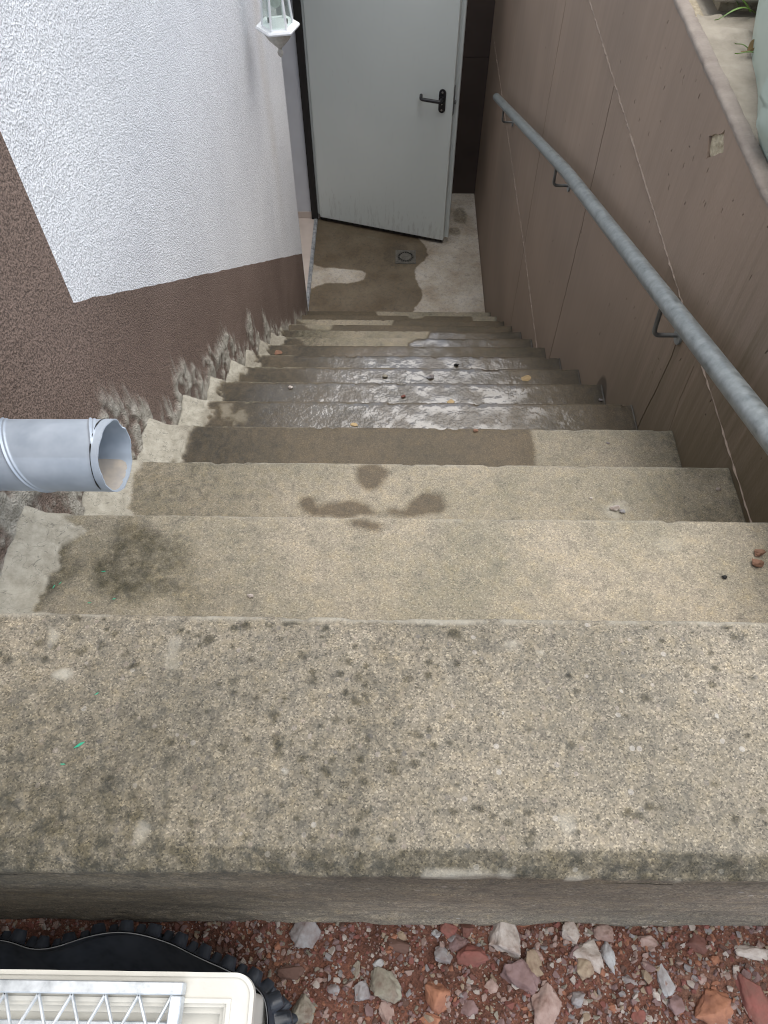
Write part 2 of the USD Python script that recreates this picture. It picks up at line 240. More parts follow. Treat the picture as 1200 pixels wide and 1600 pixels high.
REVEAL = simple('reveal_paint', (0.56, 0.58, 0.62), (0.62, 0.64, 0.68), 6, (0.6, 0.7))
TILE = simple('beige_floor', (0.50, 0.43, 0.38), (0.58, 0.50, 0.45), 8, (0.4, 0.5))
CRATE_M = simple('cream_plastic', (0.47, 0.46, 0.415), (0.56, 0.55, 0.50), 14, (0.35, 0.5), bump=0.1, bscale=300)
MEMB = simple('black_membrane', (0.012, 0.015, 0.021), (0.026, 0.031, 0.040), 30, (0.28, 0.42))
LAMP_W = simple('white_lamp_metal', (0.74, 0.76, 0.78), (0.80, 0.81, 0.82), 30, (0.35, 0.45))
LAMP_D = simple('dirty_lamp_metal', (0.36, 0.34, 0.30), (0.52, 0.50, 0.46), 60, (0.5, 0.6))
BULB = simple('opal_bulb', (0.62, 0.66, 0.62), (0.68, 0.72, 0.68), 10, (0.2, 0.3))
TARP = simple('sage_fabric', (0.36, 0.43, 0.375), (0.43, 0.50, 0.44), 3, (0.42, 0.52), spec=0.45, bump=0.05, bscale=500)
GRASS = simple('grass_blade', (0.07, 0.15, 0.02), (0.17, 0.30, 0.05), 40, (0.45, 0.6))
LEAF = simple('dry_leaf', (0.26, 0.18, 0.08), (0.40, 0.29, 0.15), 60, (0.6, 0.8))
SHRED = simple('green_shred', (0.01, 0.26, 0.15), (0.03, 0.38, 0.23), 60, (0.4, 0.6))
CHIPR = simple('brick_chip', (0.15, 0.08, 0.05), (0.24, 0.13, 0.085), 120, (0.8, 0.95))
HOUSE_M = simple('far_render', (0.70, 0.70, 0.72), (0.76, 0.76, 0.77), 3, (0.9, 0.95))
EARTH = simple('garden_earth', (0.05, 0.07, 0.025), (0.10, 0.12, 0.05), 6, (0.9, 1.0), bump=0.8, bscale=30, bdist=0.03)
DARK = simple('drain_black', (0.006, 0.006, 0.006), (0.01, 0.01, 0.01), 20, (0.4, 0.6))
DRAINM = simple('drain_grey', (0.075, 0.07, 0.06), (0.15, 0.14, 0.12), 60, (0.35, 0.5))
MORTAR = simple('fresh_mortar', (0.37, 0.365, 0.315), (0.50, 0.495, 0.445), 30, (0.85, 0.95), bump=0.8, bscale=110, bdist=0.004, detail=7)
glass = mat('lamp_glass', {'f': ('value', {'value': 0.10}), 't': ('transparent_bsdf', {'color': (0.93, 0.96, 0.945)}), 'g': ('glossy_bsdf', {'roughness': 0.12}), 'm': ('mix_closure', {})},
            [('f.value', 'm.fac'), ('t.BSDF', 'm.closure1'), ('g.BSDF', 'm.closure2')], 'm.closure')
soil = mat('red_soil', {'g': ('geometry', {}), 'n1': ('noise_texture', {'scale': 9.0, 'detail': 6.0, 'roughness': 0.65}), 'c1': ('rgb_ramp', {'ramp': [(0.3, (0.065, 0.036, 0.028)), (0.5, (0.135, 0.06, 0.042)), (0.7, (0.17, 0.095, 0.07))]}),
    'n2': ('noise_texture', {'scale': 260.0, 'detail': 3.0, 'roughness': 0.7}), 'c2': ('rgb_ramp', {'ramp': [(0.3, (0.5, 0.5, 0.5)), (0.7, (1.5, 1.45, 1.4))]}), 'm': ('mix_color', {'blend_type': 'multiply', 'fac': 1.0, 'use_clamp': False}),
    'bb': ('bump', {'strength': 1.0, 'distance': 0.004}), 'p': ('principled_bsdf', {'roughness': 0.9, 'specular_ior_level': 0.25})},
    [('g.position', 'n1.vector'), ('n1.fac', 'c1.fac'), ('g.position', 'n2.vector'), ('n2.fac', 'c2.fac'), ('c1.color', 'm.a'), ('c2.color', 'm.b'), ('m.result', 'p.base_color'), ('n2.fac', 'bb.height'), ('bb.normal', 'p.normal')], 'p.BSDF')

# ------------------------------------------------------------------ dimensions (metres; z = 0 on the top step)
RISE, TREAD = 0.185, 0.25005
Y0, YF = 0.3912, 0.1221                      # far nosing and near edge of the top step
XL, XR, YB, ZL = -0.5580, 0.6496, 5.5087, -2.775
nose = lambda k: 0.4023 + k * TREAD if k > 0 else Y0
stair_z = lambda y: -RISE * np.clip(np.ceil((np.asarray(y) - 0.4023) / TREAD - 1e-6), 0, 15)
stair_line = lambda y: np.clip(-(np.asarray(y) - 0.4023) * RISE / TREAD, ZL, 0)

WET = {
 1: [[(-0.0673, 0.6420), (-0.0478, 0.6458), (-0.0183, 0.6391), (-0.0026, 0.6323), (-0.0180, 0.6228), (-0.0472, 0.6271)]],
 2: [[(-0.0655, 0.8856), (-0.0425, 0.8936), (-0.0167, 0.8908), (0.0006, 0.8787), (-0.0114, 0.8633), (-0.0232, 0.8451), (-0.0412, 0.8404), (-0.0596, 0.8522)], [(-0.1736, 0.8109), (-0.1599, 0.8198), (-0.1440, 0.8141), (-0.1344, 0.7940), (-0.0936, 0.8032), (-0.0582, 0.8094), (-0.0343, 0.8010), (-0.0245, 0.7811), (0.0012, 0.7971), (0.0248, 0.7903), (0.0367, 0.8164), (0.0667, 0.8314), (0.0964, 0.8244), (0.1100, 0.8028), (0.0952, 0.7840), (0.0365, 0.7790), (-0.0104, 0.7827), (-0.0807, 0.7776), (-0.1451, 0.7768), (-0.1657, 0.7851)]],
 3: [[(-0.4862, 1.1516), (0.3223, 1.1615), (0.3244, 1.0346), (-0.4597, 1.0250)]],
 4: [[(-0.4930, 1.3958), (0.6890, 1.4102), (0.7864, 1.3033), (-0.4993, 1.2875)]],
 5: [[(-0.5249, 1.6455), (0.6887, 1.6603), (0.7493, 1.5581), (-0.5400, 1.5424)]],
 6: [[(-0.5024, 1.8950), (0.7078, 1.9098), (0.7591, 1.8135), (-0.5630, 1.7973)]],
 7: [[(-0.5343, 2.1460), (0.7125, 2.1611), (0.7489, 2.0692), (-0.5800, 2.0530)]],
 8: [[(-0.6295, 2.3980), (0.7296, 2.4145), (0.7725, 2.3273), (-0.6727, 2.3097)]],
 9: [[(-0.6578, 2.6495), (-0.4403, 2.6415), (-0.4185, 2.6269), (-0.3644, 2.5688), (-0.6776, 2.5650)], [(0.0747, 2.5742), (0.0837, 2.6161), (0.1075, 2.6375), (0.1463, 2.6593), (0.7663, 2.6668), (0.7858, 2.5828)]],
 10: [[(-0.6163, 2.8972), (-0.4778, 2.8942), (-0.4848, 2.8618), (-0.4756, 2.8252), (-0.6409, 2.8232)], [(0.1999, 2.9071), (0.7653, 2.9140), (0.7893, 2.8406), (0.1760, 2.8332)]],
 11: [[(-0.6126, 3.1517), (-0.4732, 3.1408), (-0.4402, 3.1136), (-0.3842, 3.0993), (-0.3366, 3.1098), (-0.3044, 3.1554), (0.8245, 3.1691), (0.8160, 3.0891), (-0.6567, 3.0712)]],
 12: [[(-0.6573, 3.4074), (-0.5525, 3.3978), (-0.5048, 3.3551), (-0.4553, 3.3316), (-0.6502, 3.3293)], [(-0.0068, 3.3397), (0.0149, 3.4156), (0.8096, 3.4252), (0.8017, 3.3442), (-0.0067, 3.3344)]],
 13: [[(-0.6817, 3.6584), (0.0830, 3.6677), (0.1105, 3.6273), (0.1498, 3.6191), (0.1893, 3.6282), (0.2212, 3.6489), (0.2335, 3.6695), (0.4871, 3.6725), (0.4989, 3.5974), (-0.6751, 3.5832)]],
 14: [[(-0.7257, 3.9205), (-0.1228, 3.9278), (-0.0836, 3.8477), (-0.7180, 3.8339)]],
 15: [[(-0.5744, 4.2044), (-0.5906, 4.2446), (-0.5700, 4.3403), (-0.5316, 4.3822), (-0.4601, 4.4109), (-0.3088, 4.4058), (-0.2046, 4.4421), (-0.1835, 4.5131), (-0.2169, 4.5485), (-0.2824, 4.5621), (-0.3946, 4.5752), (-0.5067, 4.5810), (-0.5645, 4.6094), (-0.5804, 4.6384), (-0.5903, 4.8630), (-0.5836, 5.1385), (-0.5663, 5.2615), (-0.2648, 5.1830), (0.1298, 5.0669), (0.1870, 4.9495), (0.2292, 4.8728), (0.2565, 4.7971), (0.2600, 4.7372), (0.2399, 4.6703), (0.1828, 4.6038), (0.1637, 4.5603), (0.1630, 4.4888), (0.1806, 4.4187), (0.2070, 4.3496), (0.2150, 4.2814), (0.1960, 4.2137), (0.1552, 4.1600), (0.1413, 4.0942), (-0.6263, 4.0588)]],
}
def mortar_edge(k, y):         # how far the mortar at the house wall reaches over tread k
    if k == 0 or k > 10: return np.full(np.shape(y), XL - 0.1)
    w = {1: 0.082, 2: 0.088, 3: 0.092, 4: 0.080, 5: 0.060, 6: 0.05, 7: 0.055, 8: 0.06, 9: 0.07, 10: 0.04}[k]
    return XL + w + 0.06 * (fb(y, 0 * y + k * 3.1, 0, 14, 3) - 0.5)

def lichen_dots():
    r = np.random.default_rng(17); out = []
    for cx, cy, n, sx, sy in ((-0.40, 0.20, 60, 0.09, 0.03), (-0.28, 0.19, 55, 0.09, 0.035), (-0.12, 0.26, 60, 0.08, 0.05), (-0.05, 0.21, 55, 0.07, 0.04), (-0.15, 0.36, 40, 0.12, 0.02), (0.02, 0.34, 30, 0.05, 0.02), (-0.42, 0.34, 40, 0.06, 0.03), (0.15, 0.24, 14, 0.1, 0.05), (0.33, 0.28, 22, 0.1, 0.06), (0.45, 0.36, 14, 0.06, 0.02), (0.0, 0.17, 60, 0.28, 0.012)):
        for _ in range(int(n * 1.6)): out.append((cx + r.normal() * sx, min(max(cy + r.normal() * sy, YF + 0.03), Y0 - 0.008), 0.0016 + 0.0060 * r.uniform() ** 2.6))
    return out
LICHEN = lichen_dots()
SPLASH = [(-0.3540, 0.3163, 0.0104, 0.0072, 0.90, 0), (-0.3759, 0.3577, 0.0086, 0.0148, 0.55, 0), (-0.2367, 0.3409, 0.0092, 0.0195, 0.50, 0), (0.1392, 0.3579, 0.0128, 0.0074, 0.95, 0), (0.1687, 0.3475, 0.0064, 0.0041, 0.70, 0), (0.4139, 0.6076, 0.0230, 0.0132, 0.40, 1), (-0.0085, 0.1531, 0.0062, 0.0043, 0.60, 0), (-0.1033, 0.2155, 0.0039, 0.0037, 0.80, 0), (0.1748, 0.1670, 0.0087, 0.0129, 0.50, 0), (-0.2402, 0.1530, 0.0087, 0.0156, 0.45, 0), (0.2373, 0.1170, 0.0155, 0.0034, 0.90, 0), (0.2764, 0.1185, 0.0132, 0.0041, 0.90, 0), (0.0793, 0.1232, 0.0421, 0.0042, 0.70, 0), (0.1839, 0.1190, 0.0096, 0.0055, 0.80, 0), (0.4136, 0.7979, 0.024, 0.026, 0.9, 2), (-0.4425, 1.3664, 0.024, 0.03, 0.7, 4), (-0.4050, 1.3397, 0.024, 0.03, 0.7, 4), (-0.5433, 1.0456, 0.024, 0.03, 0.7, 3)]
def tread_masks(k, x, y, z):
    wet = np.zeros_like(x)
    wx = x + 0.022 * (fb(x, y, 0 * x, 26, 5, 4) - 0.5); wy = y + 0.022 * (fb(x, y, 0 * x, 26, 6, 4) - 0.5)
    for poly in WET.get(k, []):
        for dx, dy in ((0, 0), (.007, 0), (-.007, 0), (0, .007), (0, -.007), (.004, .004), (-.004, .004), (.004, -.004), (-.004, -.004)):
            wet += inside(poly, wx + dx, wy + dy) / 9.0
    wet = np.clip(wet, 0, 1)
    em = mortar_edge(k, y) - 0.008 + 0.075 * (fb(x, y, 0 * x, 34, 8, 4) - 0.5)
    mor = sstep(0.006, -0.006, x - em)
    for cx, cy, rx, ry, s_, kk in SPLASH:                     # spilt mortar and lime
        if kk == k: mor = np.maximum(mor, s_ * 0.85 * sstep(1.25, 0.35, np.hypot((x - cx) / rx, (y - cy) / ry) + 1.7 * (fb(x, y, 0 * x, 70, 9, 4) - 0.5)) * (z > -RISE * k - 0.02))
    if k <= 3:                                                # pale worn arris
        mor = np.maximum(mor, (0.8 if k == 0 else 0.35) * sstep(0.32, 0.60, fb(x, y, 0 * x, 30, 7, 4)) * sstep(0.010, 0.002, np.abs(y - nose(k) + 0.002) + 0.010 * (fb(x, 0 * y, 0 * x, 24, 10, 4) - 0.35)))
    dirt = np.zeros_like(x)
    if k == 0:
        band = sstep(YF + 0.025, YF + 0.019, y + 0.006 * (fb(x, y, 0 * x, 40, 12) - .5)) * (0.85 + 0.5 * (fb(x, y * 0, 0 * x, 34, 13) > 0.53))
        left = sstep(0.22, -0.50, x) * 0.62 * sstep(0.47, 0.17, y)
        dirt = np.maximum(band, left + 0.14 + 0.35 * sstep(0.45, 0.7, fb(x, y, 0 * x, 8, 14)) * sstep(0.4, -0.2, x)) + 0.12 * sstep(0.33, 0.16, y)
        for cx, cy, rr_ in LICHEN:                             # dark lichen dots, clustered
            m_ = (np.abs(x - cx) < 0.02) & (np.abs(y - cy) < 0.02) & (z > -0.01)
            if m_.any(): dirt[m_] = np.maximum(dirt[m_], 0.95 * sstep(1.25, 0.55, np.hypot(x[m_] - cx, (y[m_] - cy) * 1.2) / rr_ + 1.5 * (fb(x[m_], y[m_], 0 * x[m_], 130, 14) - 0.5)))
        dirt = np.maximum(dirt, np.where((y < YF + 0.022) & (fb(x, 0 * y, 0 * x, 26, 13) + 0.25 * (fb(x, y, 0 * x, 110, 15) - 0.5) > 0.53), 1.0, 0))
        wet = np.maximum(wet, 0.30 * (z < -0.012) * sstep(-0.36, -0.10, z + 0.10 * (fb(x * 0.3, 0 * y, z, 22, 66) - 0.5)) * sstep(0.62, 0.1, x))
        dirt = np.where(z < -0.012, 0.5 * sstep(-0.08, -0.015, z) + 0.12 * fb(x * 0.2, y, z, 30, 15) + 0.3 * sstep(0.1, -0.5, x), dirt)
    elif k in (1, 2):
        dirt = 0.08 + 0.22 * sstep(0.15, -0.5, x) + 0.75 * sstep(-0.15, -0.40, x) * sstep(0.42, 0.62, fb(x, y, 0 * x, 9, 16)) * (k == 1) + 0.65 * sstep(XR - 0.22, XR - 0.05, x) * (k == 2) * fb(x, y, 0 * x, 12, 17) * 1.6 + 0.35 * sstep(-0.1, -0.4, x) * (k == 2)
    elif k < 11:
        dirt = 0.12 + 0.75 * sstep(XL + 0.40, XL + 0.16, x) * (0.35 + fb(x, y, 0 * x, 14, 18)) + 0.35 * sstep(XR - 0.15, XR, x)
    else: dirt = 0.1 + 0.3 * sstep(XL + 0.15, XL, x)
    dirt = np.maximum(dirt, 0.8 * sstep(XR - 0.035, XR - 0.004, x + 0.02 * (fb(x, y, 0 * x, 30, 11) - 0.5)) * (k > 1))
    dirt = np.clip(dirt, 0, 1) * (1 - mor)
    film = sstep(-0.50, -0.12, x + 0.30 * (fb(x, y, 0 * x, 5, 19) - 0.5)) * (1 - 0.55 * sstep(0.22, 0.5, x + 0.4 * (fb(x, y, 0 * x, 9, 20) - 0.5))) * {3: 0.15, 8: 0.5}.get(k, 1.0) if 3 <= k <= 10 else (0.42 if k > 14 else 0.2)
    return wet * (1 - 0.65 * mor) * (1.0 if k == 0 else 0.5 + 0.5 * film), mor, dirt

def step_mesh(k):
    px = {0: 0.0023, 1: 0.0030, 2: 0.0034, 3: 0.004, 4: 0.0042}.get(k, 0.005 if k < 9 else 0.0065)
    y_a = YF if k == 0 else nose(k - 1) - 0.015; y_b = nose(k); zt = -RISE * k
    zb = zt - (RISE + 0.03)
    r = 0.006
    prof = []
    if k == 0:
        for z in np.arange(-0.40, -0.014, 0.004): prof.append((YF + 0.004 * sstep(-0.05, -0.4, z), z))
        prof += [(YF + 0.0008, -0.011), (YF + 0.003, -0.0085)] + [(YF + a, -0.008 + 0.008 * a / 0.024) for a in (0.008, 0.012, 0.016, 0.02)]
        ya = YF + 0.024
    else:
        prof.append((y_a, zb)); prof.append((y_a, zt - 0.02)); ya = y_a
    ny = max(4, int((y_b - r - ya) / px)); prof += [(y, zt) for y in np.linspace(ya, y_b - r, ny)]
    prof += [(y_b - r + r * math.sin(a), zt - r + r * math.cos(a)) for a in np.linspace(0.3, math.pi / 2, 4)]
    prof += [(y_b - 0.004 * s, zt - r - s * (RISE + 0.02)) for s in np.linspace(0.05, 1, 14)]
    if k == 0: prof += [(YF + 0.02, zt - RISE - 0.03), (YF + 0.02, -0.40)]
    else: prof += [(y_a, zb)]
    P = np.array(prof)
    nx = int((XR - XL) / px) + 2; X = np.linspace(XL + 0.001, XR - 0.001, nx)
    x = np.repeat(X[:, None], len(P), 1); y = np.repeat(P[None, :, 0], nx, 0).copy(); z = np.repeat(P[None, :, 1], nx, 0).copy()
    wet, mor, dirt = tread_masks(k, x, y, z)
    top = (z > zt - 0.011) & (y > ya - 0.03)
    amp = {0: 0.0034}.get(k, 0.0022)
    d = amp * (fb(x, y, z, 70, 21 + k, 4) - 0.5) + 0.003 * (fb(x, y, z, 6, 31) - 0.5)
    d += mor * (x < XL + 0.3) * (0.004 + 0.013 * (fb(x, y, z, 26, 41, 4) - 0.45))
    d += 0.022 * sstep(0.07, 0.0, x - XL) ** 2 * (mor > 0.3) * (0.5 + fb(x, y, 0 * z, 16, 42))
    z = z + np.where(top, d, 0)
    edge = sstep(0.018, 0.0, np.abs(y - y_b)) * top          # worn, chipped nosing
    z -= edge * 0.005 * np.clip(fb(x, 0 * y + k, 0 * z, 30, 51, 4) - 0.62, 0, 1) * 6
    z -= edge * 0.0015
    y = y + np.where(~top, 0.006 * (fb(x, y, z, 18, 61) - 0.5), 0.003 * (fb(x, 0 * y + k, 0 * z, 6, 62) - 0.5) * (np.abs(y - y_b) < 0.012))
    if k == 0:                                                # mortar-rough toe of the near face
        face = (y < YF + 0.01) & (z < -0.02)
        y = y - np.where(face, 0.010 * sstep(-0.28, -0.36, z) * fb(x, y * 0, z, 16, 63), 0) + np.where(face, 0.004 * (fb(x * 0.25, y, z, 60, 64) - 0.5), 0)
        z = z - 0.006 * ((np.abs(y - YF) < 0.008) & (z > -0.03)) * sstep(0.55, 0.7, fb(x, 0 * y, 0 * z, 22, 65))
    v = np.stack([x, y, z], -1).reshape(-1, 3); f = grid_faces(nx, len(P))
    # end caps
    n = len(P); c0 = P.mean(0); v = np.vstack([v, [X[0], *c0], [X[-1], *c0]])
    tri = np.vstack([f[:, [0, 1, 2]], f[:, [0, 2, 3]]])
    caps = [[len(v) - 2, j + 1, j] for j in range(n - 1)] + [[len(v) - 1, (nx - 1) * n + j, (nx - 1) * n + j + 1] for j in range(n - 1)]
    mask = np.stack([wet, mor, dirt], -1).reshape(-1, 3); mask = np.vstack([mask, [0, 0, 0], [0, 0, 0]])
    return (v, np.vstack([tri, caps])), mask

# ------------------------------------------------------------------ ground, landing
def ground_sheet():
    xs = np.unique(np.concatenate([np.linspace(-30, -0.62, 14), np.arange(-0.62, 0.66, 0.0045), np.linspace(0.66, 30, 14)]))
    ys = np.unique(np.concatenate([np.linspace(-40, -0.9, 14), np.linspace(-0.88, -0.125, 60), np.arange(-0.12, 0.1305, 0.0045)]))
    x, y = np.meshgrid(xs, ys, indexing='ij')
    near = (np.abs(x) < 0.7) & (y > -0.14)
    z = -0.372 + 0.03 * (fb(x, y, 0 * x, 7, 71, 3) - 0.5) + np.where(near, 0.016 * (fb(x, y, 0 * x, 45, 72, 4) - 0.5), 0)
    z -= 0.10 * np.exp(-(((x + 0.34) / 0.17) ** 2 + ((y - 0.05) / 0.09) ** 2))
    return (np.stack([x, y, z], -1).reshape(-1, 3), grid_faces(len(xs), len(ys)))
obj('ground', ground_sheet(), soil, None, smooth=True, label='red brown soil at the foot of the top step', kind='structure')

def landing():
    px = 0.006; xs = np.arange(-0.62, XR, px); ys = np.arange(nose(14) - 0.02, YB + 0.02, px)
    x, y = np.meshgrid(xs, ys, indexing='ij'); z = 0 * x + ZL
    wet, mor, dirt = tread_masks(15, x, y, z)
    dirt = 0.12 + 0.25 * (fb(x, y, z, 6, 81) - 0.3)
    for cx, cy, rx, ry, s in ((0.52, 5.22, 0.062, 0.12, 0.75), (0.47, 5.01, 0.05, 0.06, 0.7), (0.42, 4.95, 0.10, 0.08, 0.35), (0.03, 4.72, 0.10, 0.16, 0.55)):
        q = np.hypot((x - cx) / rx, (y - cy) / ry) + 0.5 * (fb(x, y, z, 18, 82) - 0.5); dirt = np.maximum(dirt, s * sstep(1.15, 0.7, q))
    bloom = sstep(0.055, 0.0, np.abs((y - 4.97) + 0.36 * (x + 0.25) + 0.05 * (fb(x, y, z, 9, 84) - .5))) * sstep(0.05, -0.1, x) * 1.3 * fb(x, y, z, 12, 85)
    bloom = np.maximum(bloom, 0.45 * wet * 0 + 0.35 * sstep(0.10, 0.0, np.hypot((x + 0.45), (y - 4.02) * 0.6)))
    z = z + 0.0015 * (fb(x, y, z, 30, 83) - 0.5)
    mask = np.stack([wet * (1 - 0.5 * bloom), bloom, np.clip(dirt, 0, 1)], -1).reshape(-1, 3)
    return (np.stack([x, y, z], -1).reshape(-1, 3), grid_faces(len(xs), len(ys))), mask
lm, lk = landing()
obj('landing_floor', lm, CONC_LOW, None, smooth=True, primvars={'mask': lk}, label='grey concrete landing with a brown puddle in front of the open door', kind='structure')
obj('garden_ground', box(0.70, 40, 0.02, 60, -3.2, -0.02), EARTH, None, label='garden ground beyond the stairwell', kind='structure')
obj('rear_ground', box(-0.62, 0.699, YB + 0.25, 60, -3.2, -0.02), EARTH, None, label='garden ground beyond the stairwell', kind='structure')

# ------------------------------------------------------------------ staircase
stairs = thing('concrete_staircase', 'worn concrete stairs, dry and speckled above, wet and shiny below, running down to the door', 'stairs')
for k in range(15):
    mk, msk = step_mesh(k)
    obj('step', mk, CONC_TOP if k == 0 else CONC, stairs, smooth=True, primvars={'mask': msk}, label='thick top step speckled with lichen' if k == 0 else None)

# ------------------------------------------------------------------ house wall with doorway
house = thing('house', 'white house wall above a rough brown plinth, with a doorway at the stair foot', 'house', (0, 0, 0))
YJ = 3.955                                        # near jamb of the doorway
border = lambda y: 0.007 * (fb(0 * np.asarray(y, float), np.asarray(y, float), 0 * np.asarray(y, float), 16, 88, 4) - 0.5) - 0.1097 + (np.asarray(y) - 1.0482) * (-2.191 + 0.1097) / (3.9624 - 1.0482)
def ysamples(a, b):
    out = [a]
    while out[-1] < b: out.append(out[-1] + 0.0034 + 0.0012 * max(0, out[-1]))
    o = np.array(out); return a + (o - a) * (b - a) / (o[-1] - a)
def relief(y, z, r=1.0):
    q2 = fb(0 * y + 7, y, z, 60, 92, 2)
    keep = np.clip(np.minimum(np.abs(z - border(y)), np.abs(y - 1.0465) + 1.0 * (z < border(y))) / 0.006, 0.05, 1)
    return keep * (0.0012 * (q2 - 0.5)) + 0.002 * (fb(0 * y, y, z, 2.2, 93) - 0.5)
def house_masks(y, z):
    hgt = z - np.maximum(stair_z(y), stair_line(y) - 0.08) * 0.35 - stair_line(y) * 0.65
    up = -0.03 + 0.34 * np.clip(fb(0 * y, y, 0 * z, 7, 94, 3) - 0.36, 0, 1) + 0.07 * fb(0 * y, y, z * 0.4, 40, 95) + 0.05 * fb(0 * y, y, 0 * z, 110, 90, 2)
    up = up * sstep(4.2, 3.0, y) + 0.10 * sstep(0.95, 0.55, y)
    mor = sstep(0.05, -0.03, hgt - up) * (0.05 + 0.95 * sstep(0.36, 0.54, fb(0 * y, y, z * 0.5, 28, 96, 4)))
    rust = 0.22 * sstep(0.16, 0.0, np.abs(y - 3.38 - 0.05 * fb(0 * y, 0 * y, z, 4, 97))) * sstep(-1.9, -0.9, z) * (0.3 + fb(0 * y, y, z, 12, 98))
    dirt = 0.15 * sstep(0.25, 0.0, hgt) * fb(0 * y, y, z, 10, 99) * (1 - mor)
    dirt = np.maximum(dirt, 0.5 * sstep(3.75, 3.95, y) * sstep(-2.3, -2.6, z))
    return mor, rust, dirt
def wall_grid(ys, zlo, zhi, nz, extra=()):
    s = np.concatenate([np.linspace(0, 1, nz), np.asarray(extra)])
    y = np.repeat(ys[:, None], len(s), 1); z = zlo[:, None] + s[None] * (zhi - zlo)[:, None]
    mor, rust, dirt = house_masks(y, z)
    x = XL + relief(y, z) * (1 - 0.7 * mor) + mor * (0.004 + 0.014 * (fb(0 * y, y, z, 30, 89, 4) - 0.4)) * 1.0
    v = np.stack([x, y, z], -1).reshape(-1, 3); f = grid_faces(len(ys), len(s))[:, [0, 1, 2, 3]]
    return v, f, np.stack([mor, rust, dirt], -1).reshape(-1, 3)
ys = ysamples(1.0465, YJ)
zb = border(ys)
v, f, mk = wall_grid(ys, zb, zb + 1.40, 200, (1.05, 1.15, 1.4, 2.2, 3.4))
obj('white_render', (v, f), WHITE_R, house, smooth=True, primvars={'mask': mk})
v1, f1, m1 = wall_grid(ys, np.maximum(stair_line(ys) - 0.24, ZL - 0.02), zb, 150)
yn = ysamples(-0.05, 1.0465)
v2, f2, m2 = wall_grid(yn, np.minimum(stair_line(yn) - 0.24, -0.36), 0 * yn + 0.40, 200, (1.15, 2.2, 6.0))
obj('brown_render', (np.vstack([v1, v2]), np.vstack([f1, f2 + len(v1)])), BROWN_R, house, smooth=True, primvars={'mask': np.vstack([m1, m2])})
# near jamb corner bead and the masonry behind the render
obj('corner_bead', box(XL - 0.012, XL + 0.0015, YJ, YJ + 0.003, ZL, 3.0), simple('corner_bead_paint', (0.6, 0.6, 0.62), (0.68, 0.68, 0.7), 8), house)
core = cat([box(-1.20, XL - 0.010, -0.05, YJ, -3.0, 5.2), box(-8, -1.20, -0.05, 9.0, -3.2, 5.2), box(-1.20, XL - 0.008, 5.17, 9.0, -3.2, 5.2), box(-1.20, XL - 0.008, YJ, 5.17, ZL + 2.10, 5.2)])
obj('masonry', core, HOUSE_M, house)
obj('door_reveal', box(-0.93, -0.619, 5.145, 5.168, -2.735, ZL + 2.09), REVEAL, house); obj('door_reveal', box(-0.93, -0.60, YJ + 0.0031, YJ + 0.012, ZL, ZL + 2.09), REVEAL, house)
obj('interior_floor', box(-1.19, -0.600, YJ + 0.012, 5.168, ZL - 0.10, ZL + 0.022), TILE, house)
obj('skirting_tile', box(-0.93, -0.62, 5.138, 5.1445, ZL + 0.022, -2.700), TILE, house)
# metal door sill: an angle with rounded nose
sill = tube(np.array([[-0.585, y, ZL + 0.016 + 0.002 * math.sin(y * 9)] for y in np.linspace(4.05, 5.13, 24)]), 0.011, 10)
sill = cat([sill, box(-0.6, -0.586, 4.05, 5.13, ZL - 0.02, ZL + 0.027), box(-0.586, -0.576, 4.05, 5.13, ZL - 0.02, ZL + 0.012)])
obj('door_sill', sill, simple('worn_sill', (0.16, 0.17, 0.185), (0.50, 0.52, 0.54), 28, (0.35, 0.6), metal=0.4, detail=8), house)
obj('door_frame', cat([box(-0.619, -0.572, 5.126, 5.168, ZL + 0.02, ZL + 2.09), box(-0.619, -0.572, YJ + 0.002, YJ + 0.03, ZL + 0.02, ZL + 2.09), box(-0.619, -0.572, YJ + 0.03, 5.126, ZL + 2.06, ZL + 2.09)]), SEAL, house)

# door leaf, built in its own frame: u along the leaf from the hinge, w towards the stairs, z up
HB = np.array([-0.5561, 5.1373, ZL + 0.035]); UX = np.array([0.9577, -0.2878, 0]); WN = np.array([-0.2878, -0.9577, 0])
def dl(m):
    v = np.array(m.vertices); m = m.copy(); m.vertices = HB + v[:, [0]] * UX + v[:, [1]] * WN + v[:, [2]] * np.array([0, 0, 1.0])
    m.fix_normals() if m.is_watertight else None; return m
leaf = obj('door', dl(box(0.0, 0.972, -0.040, 0.0, 0.0, 2.0, 0.0025)), DOOR_M, house, smooth=30)
obj('rebate_flange', dl(box(0.004, 1.000, -0.060, -0.0402, 0.004, 2.02, 0.002)), DOOR_E, leaf, smooth=30)
obj('bottom_gap_shade', dl(box(0.004, 0.962, -0.034, -0.006, -0.020, -0.0005)), SEAL, leaf)  # black strip stands in for the shade in the gap under the leaf
obj('hinge_strip', dl(box(-0.018, -0.002, -0.035, -0.004, 0.02, 2.0, 0.002)), DOOR_E, leaf)
obj('latch', dl(cat([box(0.9722, 0.9745, -0.033, -0.008, 0.93, 1.11), box(0.9745, 0.986, -0.027, -0.013, 1.00, 1.022, 0.002)])), DKSTEEL, leaf)
pl = Point(0, 0).buffer(0.022, 12); pl = union_all([affinity.translate(pl, 0.902, 0.965), affinity.translate(pl, 0.902, 1.068), sbox(0.88, 0.965, 0.924, 1.068)])
plate = extrude(pl, 0.008); pv = np.array(plate.vertices); plate.vertices = np.stack([pv[:, 0], pv[:, 2] + 0.0005, pv[:, 1]], -1); plate.fix_normals()
lev = tube(arc_path([(0.902, 0.006, 1.034), (0.902, 0.055, 1.034), (0.775, 0.058, 1.036), (0.765, 0.012, 1.037)], 0.018), 0.0105, 12)
